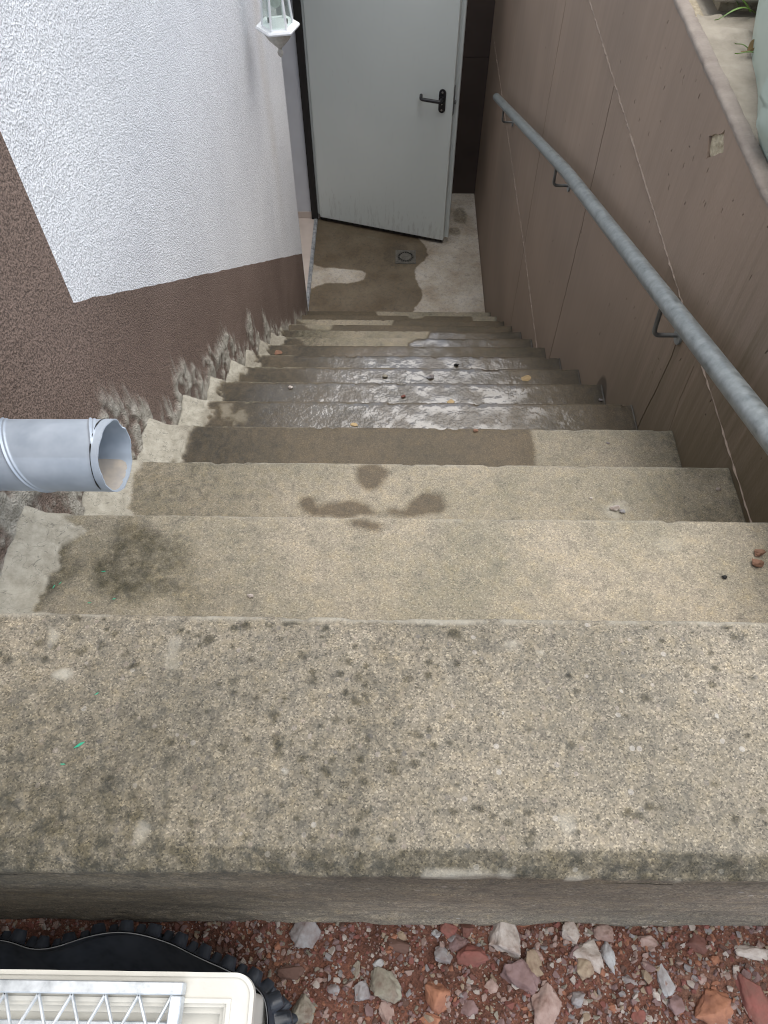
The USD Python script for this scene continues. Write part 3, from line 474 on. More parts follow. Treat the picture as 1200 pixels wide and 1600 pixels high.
hd = obj('handle', dl(cat([plate, lev, tube([(0.902, 0.006, 1.034), (0.902, 0.02, 1.034)], 0.017, 16)])), BLACKP, leaf, smooth=35)
def screw(z, r):
    m = trimesh.creation.cylinder(radius=r, height=0.003, sections=14); vv = np.array(m.vertices); m.vertices = np.stack([vv[:, 0] + 0.902, vv[:, 2] + 0.0098, vv[:, 1] + z], -1); m.fix_normals(); return m
obj('screw', dl(screw(0.962, 0.006)), STEEL, leaf); obj('screw', dl(screw(1.072, 0.006)), STEEL, leaf)
obj('keyhole', dl(screw(0.998, 0.004)), STEEL, leaf)

# ------------------------------------------------------------------ right retaining wall
rw = thing('retaining_wall', 'brown painted concrete retaining wall with board seams and drips, right of the stairs', 'wall')
rnd = random.Random(5); nr = np.random.default_rng(7)
def jag(pts, step=0.03, amp=0.002, seed=0):
    r = np.random.default_rng(seed); out = []
    for a, b in zip(pts[:-1], pts[1:]):
        a, b = np.array(a, float), np.array(b, float); n = max(1, int(np.linalg.norm(b - a) / step))
        for i in range(n): out.append(a + (b - a) * i / n + r.normal(0, amp, 2))
    out.append(np.array(pts[-1], float)); return [tuple(p) for p in out]
CRACKS = [([(3.26, 0.0), (3.24, -0.48), (3.23, -1.0), (3.20, -1.55), (3.19, -2.3)], 0.0060), ([(2.31, -0.36), (2.30, -0.56), (2.292, -0.74), (2.288, -0.99), (2.29, -1.5)], 0.0056),
          ([(1.306, -0.36), (1.299, -0.47), (1.302, -0.56), (1.316, -0.70), (1.32, -0.85)], 0.0040), ([(2.274, -0.357), (2.345, -0.349), (2.39, -0.344)], 0.0018), ([(3.44, -0.55), (3.348, -1.0)], 0.0010),
          ([(1.187, -0.384), (1.18, -0.486), (1.157, -0.605), (1.15, -0.68)], 0.0016), ([(4.42, 0.0), (4.40, -1.2), (4.39, -2.7)], 0.0022)]
RIDGES = [([(3.6, -0.342), (2.946, -0.3456), (2.3, -0.351), (1.45, -0.358)], 0.011), ([(1.45, -0.358), (1.176, -0.3547), (0.775, -0.3552), (0.45, -0.353)], 0.008), ([(5.46, -1.572), (4.3, -1.57), (3.2, -1.57), (2.617, -1.598), (2.3, -1.60)], 0.009)]
face = sbox(0.02, -3.0, YB - 0.001, -0.004)
holes = [LineString(jag(p, 0.035, 0.0016, i)).buffer(w / 2, cap_style=2) for i, (p, w) in enumerate(CRACKS)]
chip = Polygon(jag([(1.5297, -0.0718), (1.4672, -0.0304), (1.4375, -0.0565), (1.5069, -0.1055), (1.5297, -0.0718)], 0.012, 0.0022, 9)).buffer(0)
holes.append(chip)
for i in range(95):
    y = nr.uniform(0.7, 3.6); z = nr.uniform(float(stair_line(y)) + 0.05, -0.03)
    if i > 70: y = nr.uniform(1.0, 2.4); z = nr.uniform(-0.3, -0.02)
    e = affinity.scale(Point(0, 0).buffer(1, 3), nr.uniform(0.0008, 0.0022) * (0.6 + y * 0.22), nr.uniform(0.002, 0.008)); holes.append(affinity.translate(affinity.rotate(e, nr.uniform(-25, 25)), y, z))
face = face.difference(union_all(holes))
def to_x(m, x0, flip=-1):        # polygon in (y, z), extruded towards the stairs
    v = np.array(m.vertices); m = m.copy(); m.vertices = np.stack([x0 + flip * v[:, 2], v[:, 0], v[:, 1]], -1); m.fix_normals(); return m
skin = to_x(extrude(face, 0.012), XR + 0.012)
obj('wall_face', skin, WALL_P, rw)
obj('wall_core', box(XR + 0.0125, 0.70, 0.02, YB + 0.24, -3.1, -0.004), RAW, rw)
def ridge_mesh(p, w, seed):
    q = np.array(jag(p, 0.012, 0.0006, seed)); r = np.random.default_rng(seed + 50); V = []; F = []
    for i, c in enumerate(q):
        ww = w * r.uniform(0.3, 1.0) / 2; h = 0.0042 * r.uniform(0.05, 1.0)
        dirn = q[min(i + 1, len(q) - 1)] - q[max(i - 1, 0)]; dirn /= np.linalg.norm(dirn) + 1e-9; nn = np.array([-dirn[1], dirn[0]])
        a, b = c - nn * ww, c + nn * ww
        V += [[XR + 0.001, *a], [XR - h, *(c - nn * ww * 0.3)], [XR - h * 0.8, *(c + nn * ww * 0.4)], [XR + 0.001, *b]]
    for i in range(len(q) - 1):
        for j in range(3):
            o = i * 4 + j; F.append([o, o + 1, o + 5, o + 4])
    return (np.array(V), np.array(F))
for i, (p, w) in enumerate(RIDGES): obj('formwork_ridge', ridge_mesh(p, w, 20 + i), RIDGE_M, rw)
RAWP = simple('bare_patch', (0.36, 0.31, 0.215), (0.54, 0.48, 0.35), 60, (0.85, 0.95), bump=0.9, bscale=150, bdist=0.004)
rough = trimesh.creation.icosphere(subdivisions=4, radius=1.0); rv = np.array(rough.vertices)
cp = np.stack([XR + 0.0105 - 0.008 * np.clip(rv[:, 0] * -1, -1, 1) + 0.007 * (fb(rv[:, 1], rv[:, 2], rv[:, 0], 3.0, 111, 4) - 0.5), 1.484 + rv[:, 1] * 0.055, -0.066 + rv[:, 2] * 0.042], -1)
obj('chipped_patch', (cp, rough.faces), RAWP, rw, smooth=True, label='square patch of bare concrete knocked out of the paint')
# top band: painted rounded arris and narrow top
def band_mesh():
    y = np.concatenate([np.arange(0.6, 3.2, 0.006), np.linspace(3.25, YB, 30)]); prof = [(0.0, -0.010), (-0.0015, -0.005), (-0.001, 0.001), (0.003, 0.0045), (0.010, 0.006), (0.018, 0.0065), (0.025, 0.0065), (0.0275, 0.004), (0.0285, -0.006)]
    x = XR + np.array([p[0] for p in prof])[None] + 0 * y[:, None]; z = np.array([p[1] for p in prof])[None] + 0 * y[:, None]; yy = np.repeat(y[:, None], len(prof), 1)
    x = x + 0.004 * (fb(x * 0, yy, z * 0, 20, 121, 4) - 0.5); z = z + 0.003 * (fb(x, yy, z * 0, 60, 122, 4) - 0.5) - 0.006 * np.clip(fb(x, yy, 0 * z, 28, 123, 3) - 0.62, 0, 1) * 4
    return (np.stack([x, yy, z], -1).reshape(-1, 3), grid_faces(len(y), len(prof))[:, ::-1])
obj('top_band', band_mesh(), BAND_M, rw, smooth=True)
def end_face():
    poly = sbox(-0.62, -2.80, XR + 0.02, -0.02)
    cr = LineString(jag([(XR + 0.02, -0.70), (0.2, -0.705), (-0.6, -0.70)], 0.05, 0.002, 4)).buffer(0.002)
    cr2 = LineString(jag([(XR + 0.02, -1.75), (0.2, -1.755), (-0.6, -1.75)], 0.05, 0.002, 5)).buffer(0.002)
    m = extrude(poly.difference(union_all([cr, cr2])), 0.01); v = np.array(m.vertices); m.vertices = np.stack([v[:, 0], YB + v[:, 2], v[:, 1]], -1); m.fix_normals(); return m
obj('end_wall', end_face(), END_P, rw)
obj('end_wall_core', box(-0.62, XR + 0.0124, YB + 0.0105, YB + 0.24, -3.1, -0.02), RAW, rw)

# ledge paving behind the wall
def ledge_mesh():
    xs = np.arange(XR + 0.0275, 1.5, 0.008); ysl = np.arange(0.02, 1.90, 0.008); x, y = np.meshgrid(xs, ysl, indexing='ij')
    z = -0.001 + 0.004 * (fb(x, y, 0 * x, 30, 131, 4) - 0.5) + 0.008 * (fb(x, y, 0 * x, 5, 132) - 0.5) + 0.007 * sstep(0.6, 0.75, fb(x, y, 0 * x, 26, 133)) * sstep(1.72, 1.8, y)
    return (np.stack([x, y, z], -1).reshape(-1, 3), grid_faces(len(xs), len(ysl)))
obj('ledge_paving', ledge_mesh(), LEDGE_M, None, smooth=True, label='pale concrete ledge behind the top of the brown wall', kind='structure')
obj('ledge_paving_far', box(0.679, 1.6, 1.9005, 6.0, -0.15, -0.012), LEDGE_M, None, label='pale concrete ledge behind the top of the brown wall', kind='structure')
kb = thing('concrete_slab', 'raised grey concrete slab with a shadowed gap, behind the grass on the ledge', 'slab', (0.715, 1.915, 0.0))
obj('slab_body', box(0, 0.45, 0.0, 0.4, 0.018, 0.055, 0.005), LEDGE_M, kb); obj('slab_bed', box(0.03, 0.44, 0.035, 0.39, -0.015, 0.0175), RAW, kb)

# ------------------------------------------------------------------ handrail
rail = thing('handrail', 'galvanised steel tube handrail on the brown wall beside the stairs', 'handrail')
XRAIL = 0.5896
pts = np.array([(XRAIL, 4.44, -1.4755), (XRAIL, 2.56, -0.7505), (XRAIL, 2.40, -0.690), (XRAIL, 0.42, -0.0015)])
rp = arc_path(pts, 0.07, 6)
rp = np.vstack([np.linspace(rp[0], rp[1], 40)[:-1], rp[1:-1], np.linspace(rp[-2], rp[-1], 40)[1:]])
dirn = (pts[0] - pts[1]) / np.linalg.norm(pts[0] - pts[1])
cap = [pts[0] + dirn * 0.0208 * s for s in (0.35, 0.7, 0.92, 1.0)]; rp2 = np.vstack([cap[::-1], rp]); rr = np.concatenate([0.0208 * np.sqrt(np.maximum(0.02, 1 - np.array([1.0, 0.92, 0.7, 0.35]) ** 2)), np.full(len(rp), 0.0208)])
obj('tube', tube(rp2, rr, 28), GALV, rail, smooth=40)
def rail_z(y): return float(np.interp(y, rp[::-1, 1], rp[::-1, 2]))
for (by, bz) in ((4.083, -1.4276), (2.576, -0.8467), (1.303, -0.407)):
    rod = tube(arc_path([(XR + 0.002, by, bz), (XRAIL, by, bz), (XRAIL, by + 0.012, rail_z(by) - 0.015)], 0.016), 0.0054, 12)
    b = obj('bracket', rod, DKSTEEL, rail, smooth=40)
    pm = trimesh.creation.cylinder(radius=0.021, height=0.006, sections=24); pm.apply_transform(trimesh.transformations.rotation_matrix(math.pi / 2, [0, 1, 0])); pm.apply_translation([XR - 0.003, by, bz])
    obj('base_plate', pm, GALV, b, smooth=30)

# ------------------------------------------------------------------ zinc rain pipe on the left
PZ, PY, PR = 0.0373, 0.590, 0.0453
pipe = thing('rain_pipe', 'open zinc rainwater pipe jutting out over the steps at the left', 'pipe', (0, 0, 0))
def pipe_mesh():
    u = np.concatenate([np.linspace(-0.60, -0.36, 260), np.linspace(-0.3590, -0.3395, 12)]); a = np.linspace(0, 2 * np.pi, 120, endpoint=False); V = []
    ax = np.array([1.0, -0.0457, 0.0649]); ax /= np.linalg.norm(ax); e1 = np.cross([0, 0, 1.0], ax); e1 /= np.linalg.norm(e1); e2 = np.cross(ax, e1); o = np.array([-0.3395, PY, PZ])
    tear = 0.006 * meshkit.fbm(np.stack([np.cos(a) * 2 + 5, np.sin(a) * 2 + 5, 0 * a], -1), 4, 3) + 0.004 * np.maximum(0, np.sin(a * 3 + 1)) * (np.sin(a) > 0)
    def ring(uu, r, te=0): return o[None] + (uu + 0.3395 - te)[:, None] * ax + r[:, None] * (np.cos(a)[:, None] * e1 + np.sin(a)[:, None] * e2)
    rows = []
    for x in u:
        seam = np.zeros_like(a)
        ph = (x * 22.0 - 1.2 * a) % (2 * np.pi) if False else None
        for s0 in (-0.3875, -0.5025, -0.6175, -0.7325):
            c = s0 + 0.115 * a / (2 * np.pi)
            seam = seam + (0.0022 * np.exp(-((x - c) / 0.0016) ** 2) + 0.0012 * np.exp(-((x - c - 0.005) / 0.0016) ** 2)) * (x < -0.352)
        te = tear * sstep(-0.36, -0.3395, x)
        flare = 0.0003 * sstep(-0.358, -0.3545, x)
        rows.append(ring(np.full_like(a, x), PR + seam + flare, te))
    n_out = len(rows)
    for x in u[::-1][:: 3]: rows.append(ring(np.full_like(a, x), np.full_like(a, PR - 0.0013), tear * sstep(-0.36, -0.3395, x)))
    V = np.concatenate(rows); n = len(a); F = []
    for i in range(len(rows) - 1):
        j = np.arange(n); k = (j + 1) % n; F.append(np.stack([i * n + j, i * n + k, (i + 1) * n + k, (i + 1) * n + j], -1))
    return (V, np.concatenate(F))
obj('pipe_body', pipe_mesh(), ZINC, pipe, smooth=50)
# open overlap of the sheet near the mouth: a thin lifted lip and, behind it, the gap shade as a black strip
def lip():
    a = np.linspace(-0.15 * np.pi, 1.1 * np.pi, 60); ax = np.array([1.0, -0.0457, 0.0649]); ax /= np.linalg.norm(ax); e1 = np.cross([0, 0, 1.0], ax); e1 /= np.linalg.norm(e1); e2 = np.cross(ax, e1); o = np.array([-0.3395, PY, PZ])
    r = np.random.default_rng(3); w = r.uniform(-0.0012, 0.0012, len(a)); V = []
    for du, dr in ((-0.0135, 0.0016), (-0.0115, 0.0017), (-0.009, 0.0012), (-0.006, 0.0004)):
        V.append(o + (du + w)[:, None] * ax + (PR + dr) * (np.cos(a)[:, None] * e1 + np.sin(a)[:, None] * e2))
    V = np.stack(V, 1).reshape(-1, 3); return (V, grid_faces(len(a), 4))

def slit_shade():
    a = np.linspace(0.05 * np.pi, 1.08 * np.pi, 90); ax = np.array([1.0, -0.0457, 0.0649]); ax /= np.linalg.norm(ax); e1 = np.cross([0, 0, 1.0], ax); e1 /= np.linalg.norm(e1); e2 = np.cross(ax, e1); o = np.array([-0.3395, PY, PZ])
    w = 0.0009 + 0.0022 * np.clip(fb(a, 0 * a, 0 * a, 3.5, 77, 2) - 0.38, 0, 1) * 2; V = []
    for side in (-1, 1): V.append(o + (-0.0150 + side * w / 2)[:, None] * ax + (PR + 0.0009) * (np.cos(a)[:, None] * e1 + np.sin(a)[:, None] * e2))
    V = np.stack(V, 1).reshape(-1, 3); return (V, grid_faces(len(a), 2))
obj('seam_shade', slit_shade(), DARK, pipe)  # black strip laid on the pipe paints the shadow of the seam gap
def silt():
    a = np.linspace(1.18 * np.pi, 1.72 * np.pi, 30); u = np.linspace(-0.14, -0.004, 40); A, U = np.meshgrid(a, u, indexing='ij')
    ax = np.array([1.0, -0.0457, 0.0649]); ax /= np.linalg.norm(ax); e1 = np.cross([0, 0, 1.0], ax); e1 /= np.linalg.norm(e1); e2 = np.cross(ax, e1); o = np.array([-0.3395, PY, PZ])
    edge = sstep(0, 0.25, (A - a[0]) / (a[-1] - a[0])) * sstep(1, 0.75, (A - a[0]) / (a[-1] - a[0])); R = PR - 0.0011 - 0.0022 * edge * fb(np.cos(A) * 3, np.sin(A) * 3, U, 14, 78) * sstep(-0.004, -0.02, U)
    V = o + U[..., None] * ax + (R * np.cos(A))[..., None] * e1 + (R * np.sin(A))[..., None] * e2
    return (V.reshape(-1, 3), grid_faces(30, 40))
obj('silt', silt(), simple('pipe_silt', (0.26, 0.25, 0.24), (0.40, 0.35, 0.29), 45, (0.8, 0.95), detail=7), pipe, smooth=True)

# ------------------------------------------------------------------ wall lantern
LX, LY, LZ = -0.438, 3.10, -0.549
lamp = thing('wall_lantern', 'white hexagonal glass lantern on the house wall above the doorway corner', 'lamp', (LX, LY, LZ))
def hexring(r, z, rot=0.2): a = np.arange(6) * np.pi / 3 + rot; return np.stack([r * np.cos(a), r * np.sin(a), np.full(6, z)], -1)
def loft(rings, cap=True):
    V = np.concatenate(rings); n = len(rings[0]); F = []
    for i in range(len(rings) - 1):
        for j in range(n):
            k = (j + 1) % n; F += [[i * n + j, i * n + k, (i + 1) * n + k], [i * n + j, (i + 1) * n + k, (i + 1) * n + j]]
    if cap:
        V = np.vstack([V, rings[0].mean(0), rings[-1].mean(0)]); c0, c1 = len(V) - 2, len(V) - 1; l = (len(rings) - 1) * n
        for j in range(n):
            k = (j + 1) % n; F += [[c0, k, j], [c1, l + j, l + k]]
    m = trimesh.Trimesh(V, F, process=False); m.fix_normals(); return m
obj('base_rim', loft([hexring(0.060, 0.0), hexring(0.082, 0.006), hexring(0.084, 0.012), hexring(0.080, 0.018), hexring(0.066, 0.012), hexring(0.060, 0.013), hexring(0.056, 0.019)]), LAMP_W, lamp)
rings = []
for z, r in ((-0.001, 0.058), (-0.012, 0.054), (-0.030, 0.042), (-0.048, 0.025), (-0.060, 0.012), (-0.066, 0.007), (-0.072, 0.0075), (-0.080, 0.0115), (-0.090, 0.0095), (-0.098, 0.002)):
    a = np.linspace(0, 2 * np.pi, 20, endpoint=False); rings.append(np.stack([r * np.cos(a), r * np.sin(a), np.full(20, z)], -1))
obj('finial', loft(rings), LAMP_D, lamp, smooth=50)
lo, hi = hexring(0.058, 0.019), hexring(0.088, 0.26)
lo, hi = hexring(0.057, 0.019), hexring(0.040, 0.20)
for j in range(6): obj('glazing_bar', tube([lo[j], hi[j]], 0.0046, 6), LAMP_W, lamp)
for j in range(6):
    k = (j + 1) % 6; q = np.array([lo[j], lo[k], hi[k], hi[j]]) * [0.985, 0.985, 1]; c = q.mean(0); q2 = q * [0.96, 0.96, 1]
    V = np.vstack([q, q2]); F = [[0, 1, 2], [0, 2, 3], [4, 6, 5], [4, 7, 6], [0, 4, 5], [0, 5, 1], [2, 6, 7], [2, 7, 3]]
    obj('glass_pane', trimesh.Trimesh(V, F, process=False), glass, lamp)
obj('bulb', loft([np.stack([r * np.cos(a), r * np.sin(a), np.full(20, z)], -1) for z, r in ((0.075, 0.003), (0.078, 0.013), (0.088, 0.021), (0.11, 0.024), (0.145, 0.022), (0.165, 0.015), (0.19, 0.014))]), BULB, lamp, smooth=50)
for x, y in ((-0.033, 0.012), (0.035, 0.005)): obj('inner_screw', tube([(x, y, 0.012), (x, y, 0.034)], 0.0048, 8), DKSTEEL, lamp)
obj('lamp_roof', loft([hexring(0.05, 0.199), hexring(0.062, 0.202), hexring(0.060, 0.210), hexring(0.03, 0.245), hexring(0.008, 0.265)]), LAMP_W, lamp)
obj('lamp_arm', tube(arc_path([(0, 0, 0.262), (0, 0, 0.33), (XL - LX + 0.01, 0, 0.33), (XL - LX + 0.004, 0, 0.22)], 0.03), 0.008, 10), LAMP_W, lamp, smooth=40)
obj('mounting_plate', box(XL - LX + 0.001, XL - LX + 0.014, -0.03, 0.03, 0.15, 0.36, 0.004), LAMP_W, lamp)

# ------------------------------------------------------------------ floor drain
dr = thing('floor_drain', 'small square floor drain with a ring of slots in the wet landing', 'drain', (0.0985, 4.706, ZL))
slot = [affinity.rotate(affinity.translate(sbox(-0.0062, -0.0075, 0.0062, 0.0075), 0, 0.050), a * 360 / 18, origin=(0, 0)) for a in range(18)]
pl = sbox(-0.075, -0.078, 0.075, 0.078).difference(Point(0, 0).buffer(0.062, 24)); m = extrude(pl, 0.004); m.apply_translation([0, 0, 0.0008]); obj('drain_frame', m, DRAINM, dr)
gr = Point(0, 0).buffer(0.0605, 32).difference(union_all(slot)); m = extrude(gr, 0.004); m.apply_translation([0, 0, 0.0018]); obj('drain_grate', m, DRAINM, dr)
m = extrude(Point(0, 0).buffer(0.0606, 24), 0.0007); m.apply_translation([0, 0, 0.0008]); obj('drain_black', m, DARK, dr)  # black disc puts the shade below the slots into colour

# ------------------------------------------------------------------ crate with metal grating
cr = thing('plastic_crate', 'cream plastic tray with rounded rim holding a metal grating, in front of the top step', 'crate', (-0.545, -0.42, 0))
CX, CYT, CZ = 0.417, 0.466, -0.10                # right and far outer edges of the rim, in the crate's own frame
def rrect(x0, x1, y0, y1, r): return sbox(x0 + r, y0 + r, x1 - r, y1 - r).buffer(r, 8)
def flat(poly, z0, h):
    m = extrude(poly, h); m.apply_translation([0, 0, z0]); return m
outer = rrect(0, CX, 0, CYT, 0.020); o2 = outer.buffer(-0.004); o3 = outer.buffer(-0.022); o4 = outer.buffer(-0.026); o5 = outer.buffer(-0.034)
obj('rim', cat([flat(outer.difference(o2), CZ - 0.014, 0.0145), flat(o2.difference(o3), CZ - 0.006, 0.004), flat(o3.difference(o4), CZ - 0.010, 0.011)]), CRATE_M, cr, smooth=30)
obj('inner_wall', cat([flat(o4.difference(outer.buffer(-0.029)), CZ - 0.034, 0.030), flat(outer.buffer(-0.029).difference(o5), CZ - 0.034, 0.020)]), CRATE_M, cr, smooth=30)
obj('tray_floor', flat(o5, CZ - 0.034, 0.004), CRATE_M, cr)
obj('crate_body', cat([flat(outer.buffer(-0.012).difference(outer.buffer(-0.018)), -0.37, 0.37 + CZ - 0.034)]), CRATE_M, cr)
gt = thing('metal_grating', 'galvanised expanded metal grating in a steel frame lying in the cream tray', 'grating', (-0.545, -0.42, CZ + 0.0052))
gx1, gy1, fw = 0.350, 0.4605, 0.011
gy1 = 0.457
fr = [box(0.02, gx1, gy1 - fw, gy1, -0.004, 0.012, 0.001), box(gx1 - fw, gx1, 0.06, gy1 - fw - 0.0005, -0.004, 0.012, 0.001), box(0.02, 0.031, 0.06, gy1 - fw - 0.0005, -0.004, 0.012, 0.001), box(0.0315, gx1 - fw - 0.0005, 0.06, 0.071, -0.004, 0.012, 0.001)]
for b_ in fr: obj('frame_bar', b_, GALV_L, gt, smooth=30)
wires = []
px_, py_ = 0.0325, 0.034
nxw = int((gx1 - fw - 0.031) / px_); ystart = gy1 - fw
rows = int((ystart - 0.071) / (py_ / 1))
for rI in range(rows):
    for cI in range(nxw * 2):
        xa = gx1 - fw - cI * px_ / 2; xb = xa - px_ / 2; ya, yb = ystart - rI * py_, ystart - (rI + 1) * py_
        if (cI + rI) % 2: ya, yb = yb, ya
        wires.append(tube([(xa, ya, 0.004), (xb, yb, 0.004)], 0.0017, 6))
obj('expanded_mesh', cat(wires), GALV_L, gt)
gt2 = thing('steel_frame', 'second galvanised steel frame under the grating in the cream tray', 'frame', (-0.545, -0.42, CZ - 0.0295))
obj('frame_bar', box(0.05, gx1 - 0.02, 0.405, 0.425, 0, 0.009, 0.001), GALV_L, gt2); obj('frame_bar', box(gx1 - 0.0195, gx1 - 0.009, 0.08, 0.425, 0, 0.009, 0.001), GALV_L, gt2); obj('frame_bar', box(0.05, gx1 - 0.0205, 0.08, 0.091, 0, 0.009, 0.001), GALV_L, gt2)

# ------------------------------------------------------------------ dimpled drainage membrane
mb = thing('drainage_membrane', 'black dimpled drainage membrane curling between the top step and the cream tray', 'membrane', (0, 0, 0))
def membrane(inner=False):
    top = np.array([(-0.54, 0.084), (-0.50, 0.083), (-0.463, 0.0874 - 0.001), (-0.4466, 0.0836), (-0.4261, 0.0785), (-0.3958, 0.0800), (-0.3711, 0.0885), (-0.3415, 0.0945), (-0.3187, 0.0962), (-0.287, 0.0930), (-0.2543, 0.0834), (-0.2216, 0.0699), (-0.1896, 0.0585), (-0.160, 0.047), (-0.141, 0.034), (-0.131, 0.010), (-0.128, -0.03), (-0.128, -0.10), (-0.128, -0.25)])
    from scipy.interpolate import CubicSpline
    s = np.r_[0, np.cumsum(np.linalg.norm(np.diff(top, axis=0), axis=1))]; c = CubicSpline(s, top); ss = np.linspace(0, s[-1], 360); p = c(ss); t_ = c(ss, 1); t_ /= np.linalg.norm(t_, axis=1)[:, None]; nn = np.stack([-t_[:, 1], t_[:, 0]], -1)
    zt = -0.262 + 0.002 * np.sin(ss * 60) + 0.055 * sstep(0.40, 0.52, ss) * 0.0
    h = np.linspace(0, 0.17, 70); S_, H_ = np.meshgrid(ss, h, indexing='ij')
    q = 0.034; row = np.floor(H_ / q); dx = (S_ / q + 0.5 * (row % 2)) % 1 - 0.5; dz = (H_ / q) % 1 - 0.5
    dz = ((H_ - 0.012) / q) % 1 - 0.5; rad = np.hypot(dx, dz); bump = 0.0145 * sstep(0.33, 0.19, rad) * (H_ > 0.012)
    lean = 0.030 * sstep(0.40, 0.50, S_) * (H_ / 0.17) - 0.085 * sstep(0.44, 0.36, S_) * np.clip(H_ - 0.03, 0, 1) / 0.14
    off = (bump if not inner else -0.0015) + 0.004 * (fb(S_, H_, 0 * S_, 12, 151) - 0.5) + lean
    P = p[:, None, :] + nn[:, None, :] * off[..., None]
    z = zt[:, None] - H_
    return (np.concatenate([P, z[..., None]], -1).reshape(-1, 3), grid_faces(len(ss), len(h)))
obj('dimpled_face', membrane(), MEMB, mb, smooth=True); iv = membrane(True); obj('inner_face', iv, MEMB, mb, smooth=True); obj('cut_edge', tube(iv[0][::70][:236:3] + [0, 0, 0.0004], 0.0005, 6), simple('edge_highlight', (0.10, 0.105, 0.11), (0.2, 0.205, 0.21), 40, (0.5, 0.7)), mb)  # edge highlight put into the colour of a thin grey tube

# ------------------------------------------------------------------ stones and gravel
base = trimesh.creation.icosphere(subdivisions=2, radius=1.0)
def stone_mesh(w, d, h, seed, sharp=True):
    r = np.random.default_rng(seed)
    if sharp:
        pts = r.normal(size=(15, 3)); pts /= np.linalg.norm(pts, axis=1)[:, None]; pts *= r.uniform(0.75, 1.0, (15, 1))
        m = trimesh.convex.convex_hull(pts); m = m.subdivide().subdivide().subdivide()
        v = np.array(m.vertices); v = v * 0.93 + 0.07 * v / np.linalg.norm(v, axis=1)[:, None]
    else:
        m = base.subdivide(); v = np.array(m.vertices)
    e = v.max(0) - v.min(0); v = (v - v.min(0)) / e - 0.5
    v = v + (fb(v[:, 0], v[:, 1], v[:, 2], 6, seed, 4) - 0.5)[:, None] * 0.20 * v / (np.linalg.norm(v, axis=1)[:, None] + 1e-6) + (fb(v[:, 0] + 9, v[:, 1], v[:, 2], 17, seed + 1, 2) - 0.5)[:, None] * 0.05 * v / (np.linalg.norm(v, axis=1)[:, None] + 1e-6)
    return trimesh.Trimesh(v * [w, d, h], m.faces, process=False)
STONE_C = {'grey': ((0.20, 0.21, 0.22), (0.36, 0.37, 0.38)), 'white': ((0.48, 0.44, 0.39), (0.66, 0.62, 0.57)), 'red': ((0.20, 0.06, 0.05), (0.30, 0.10, 0.085)), 'darkred': ((0.10, 0.035, 0.03), (0.19, 0.075, 0.06)),
           'orange': ((0.33, 0.12, 0.065), (0.46, 0.21, 0.12)), 'green': ((0.20, 0.21, 0.17), (0.36, 0.36, 0.29)), 'purple': ((0.17, 0.12, 0.13), (0.29, 0.20, 0.20)), 'pink': ((0.34, 0.24, 0.21), (0.47, 0.36, 0.32)),
           'tan': ((0.30, 0.245, 0.17), (0.46, 0.38, 0.27)), 'blue': ((0.36, 0.40, 0.42), (0.52, 0.55, 0.56)), 'brown': ((0.06, 0.035, 0.028), (0.12, 0.07, 0.055))}
SM = {k: simple('stone_' + k, tuple(0.42 * np.array(a) * 0.8 + 0.58 * np.array((0.14, 0.07, 0.05))), tuple(0.70 * np.array(b) + 0.10 * np.array((0.2, 0.11, 0.08))), 55, (0.75, 0.95), bump=0.5, bscale=220, bdist=0.002, detail=7) for k, (a, b) in STONE_C.items()}
ZG = -0.372
def ground_z(x, y):
    x = np.float64(x); y = np.float64(y)
    return float(ZG + 0.03 * (fb(x, y, 0.0, 7, 71, 3) - 0.5) + 0.016 * (fb(x, y, 0.0, 45, 72, 4) - 0.5) - 0.10 * math.exp(-(((x + 0.34) / 0.17) ** 2 + ((y - 0.05) / 0.09) ** 2)))
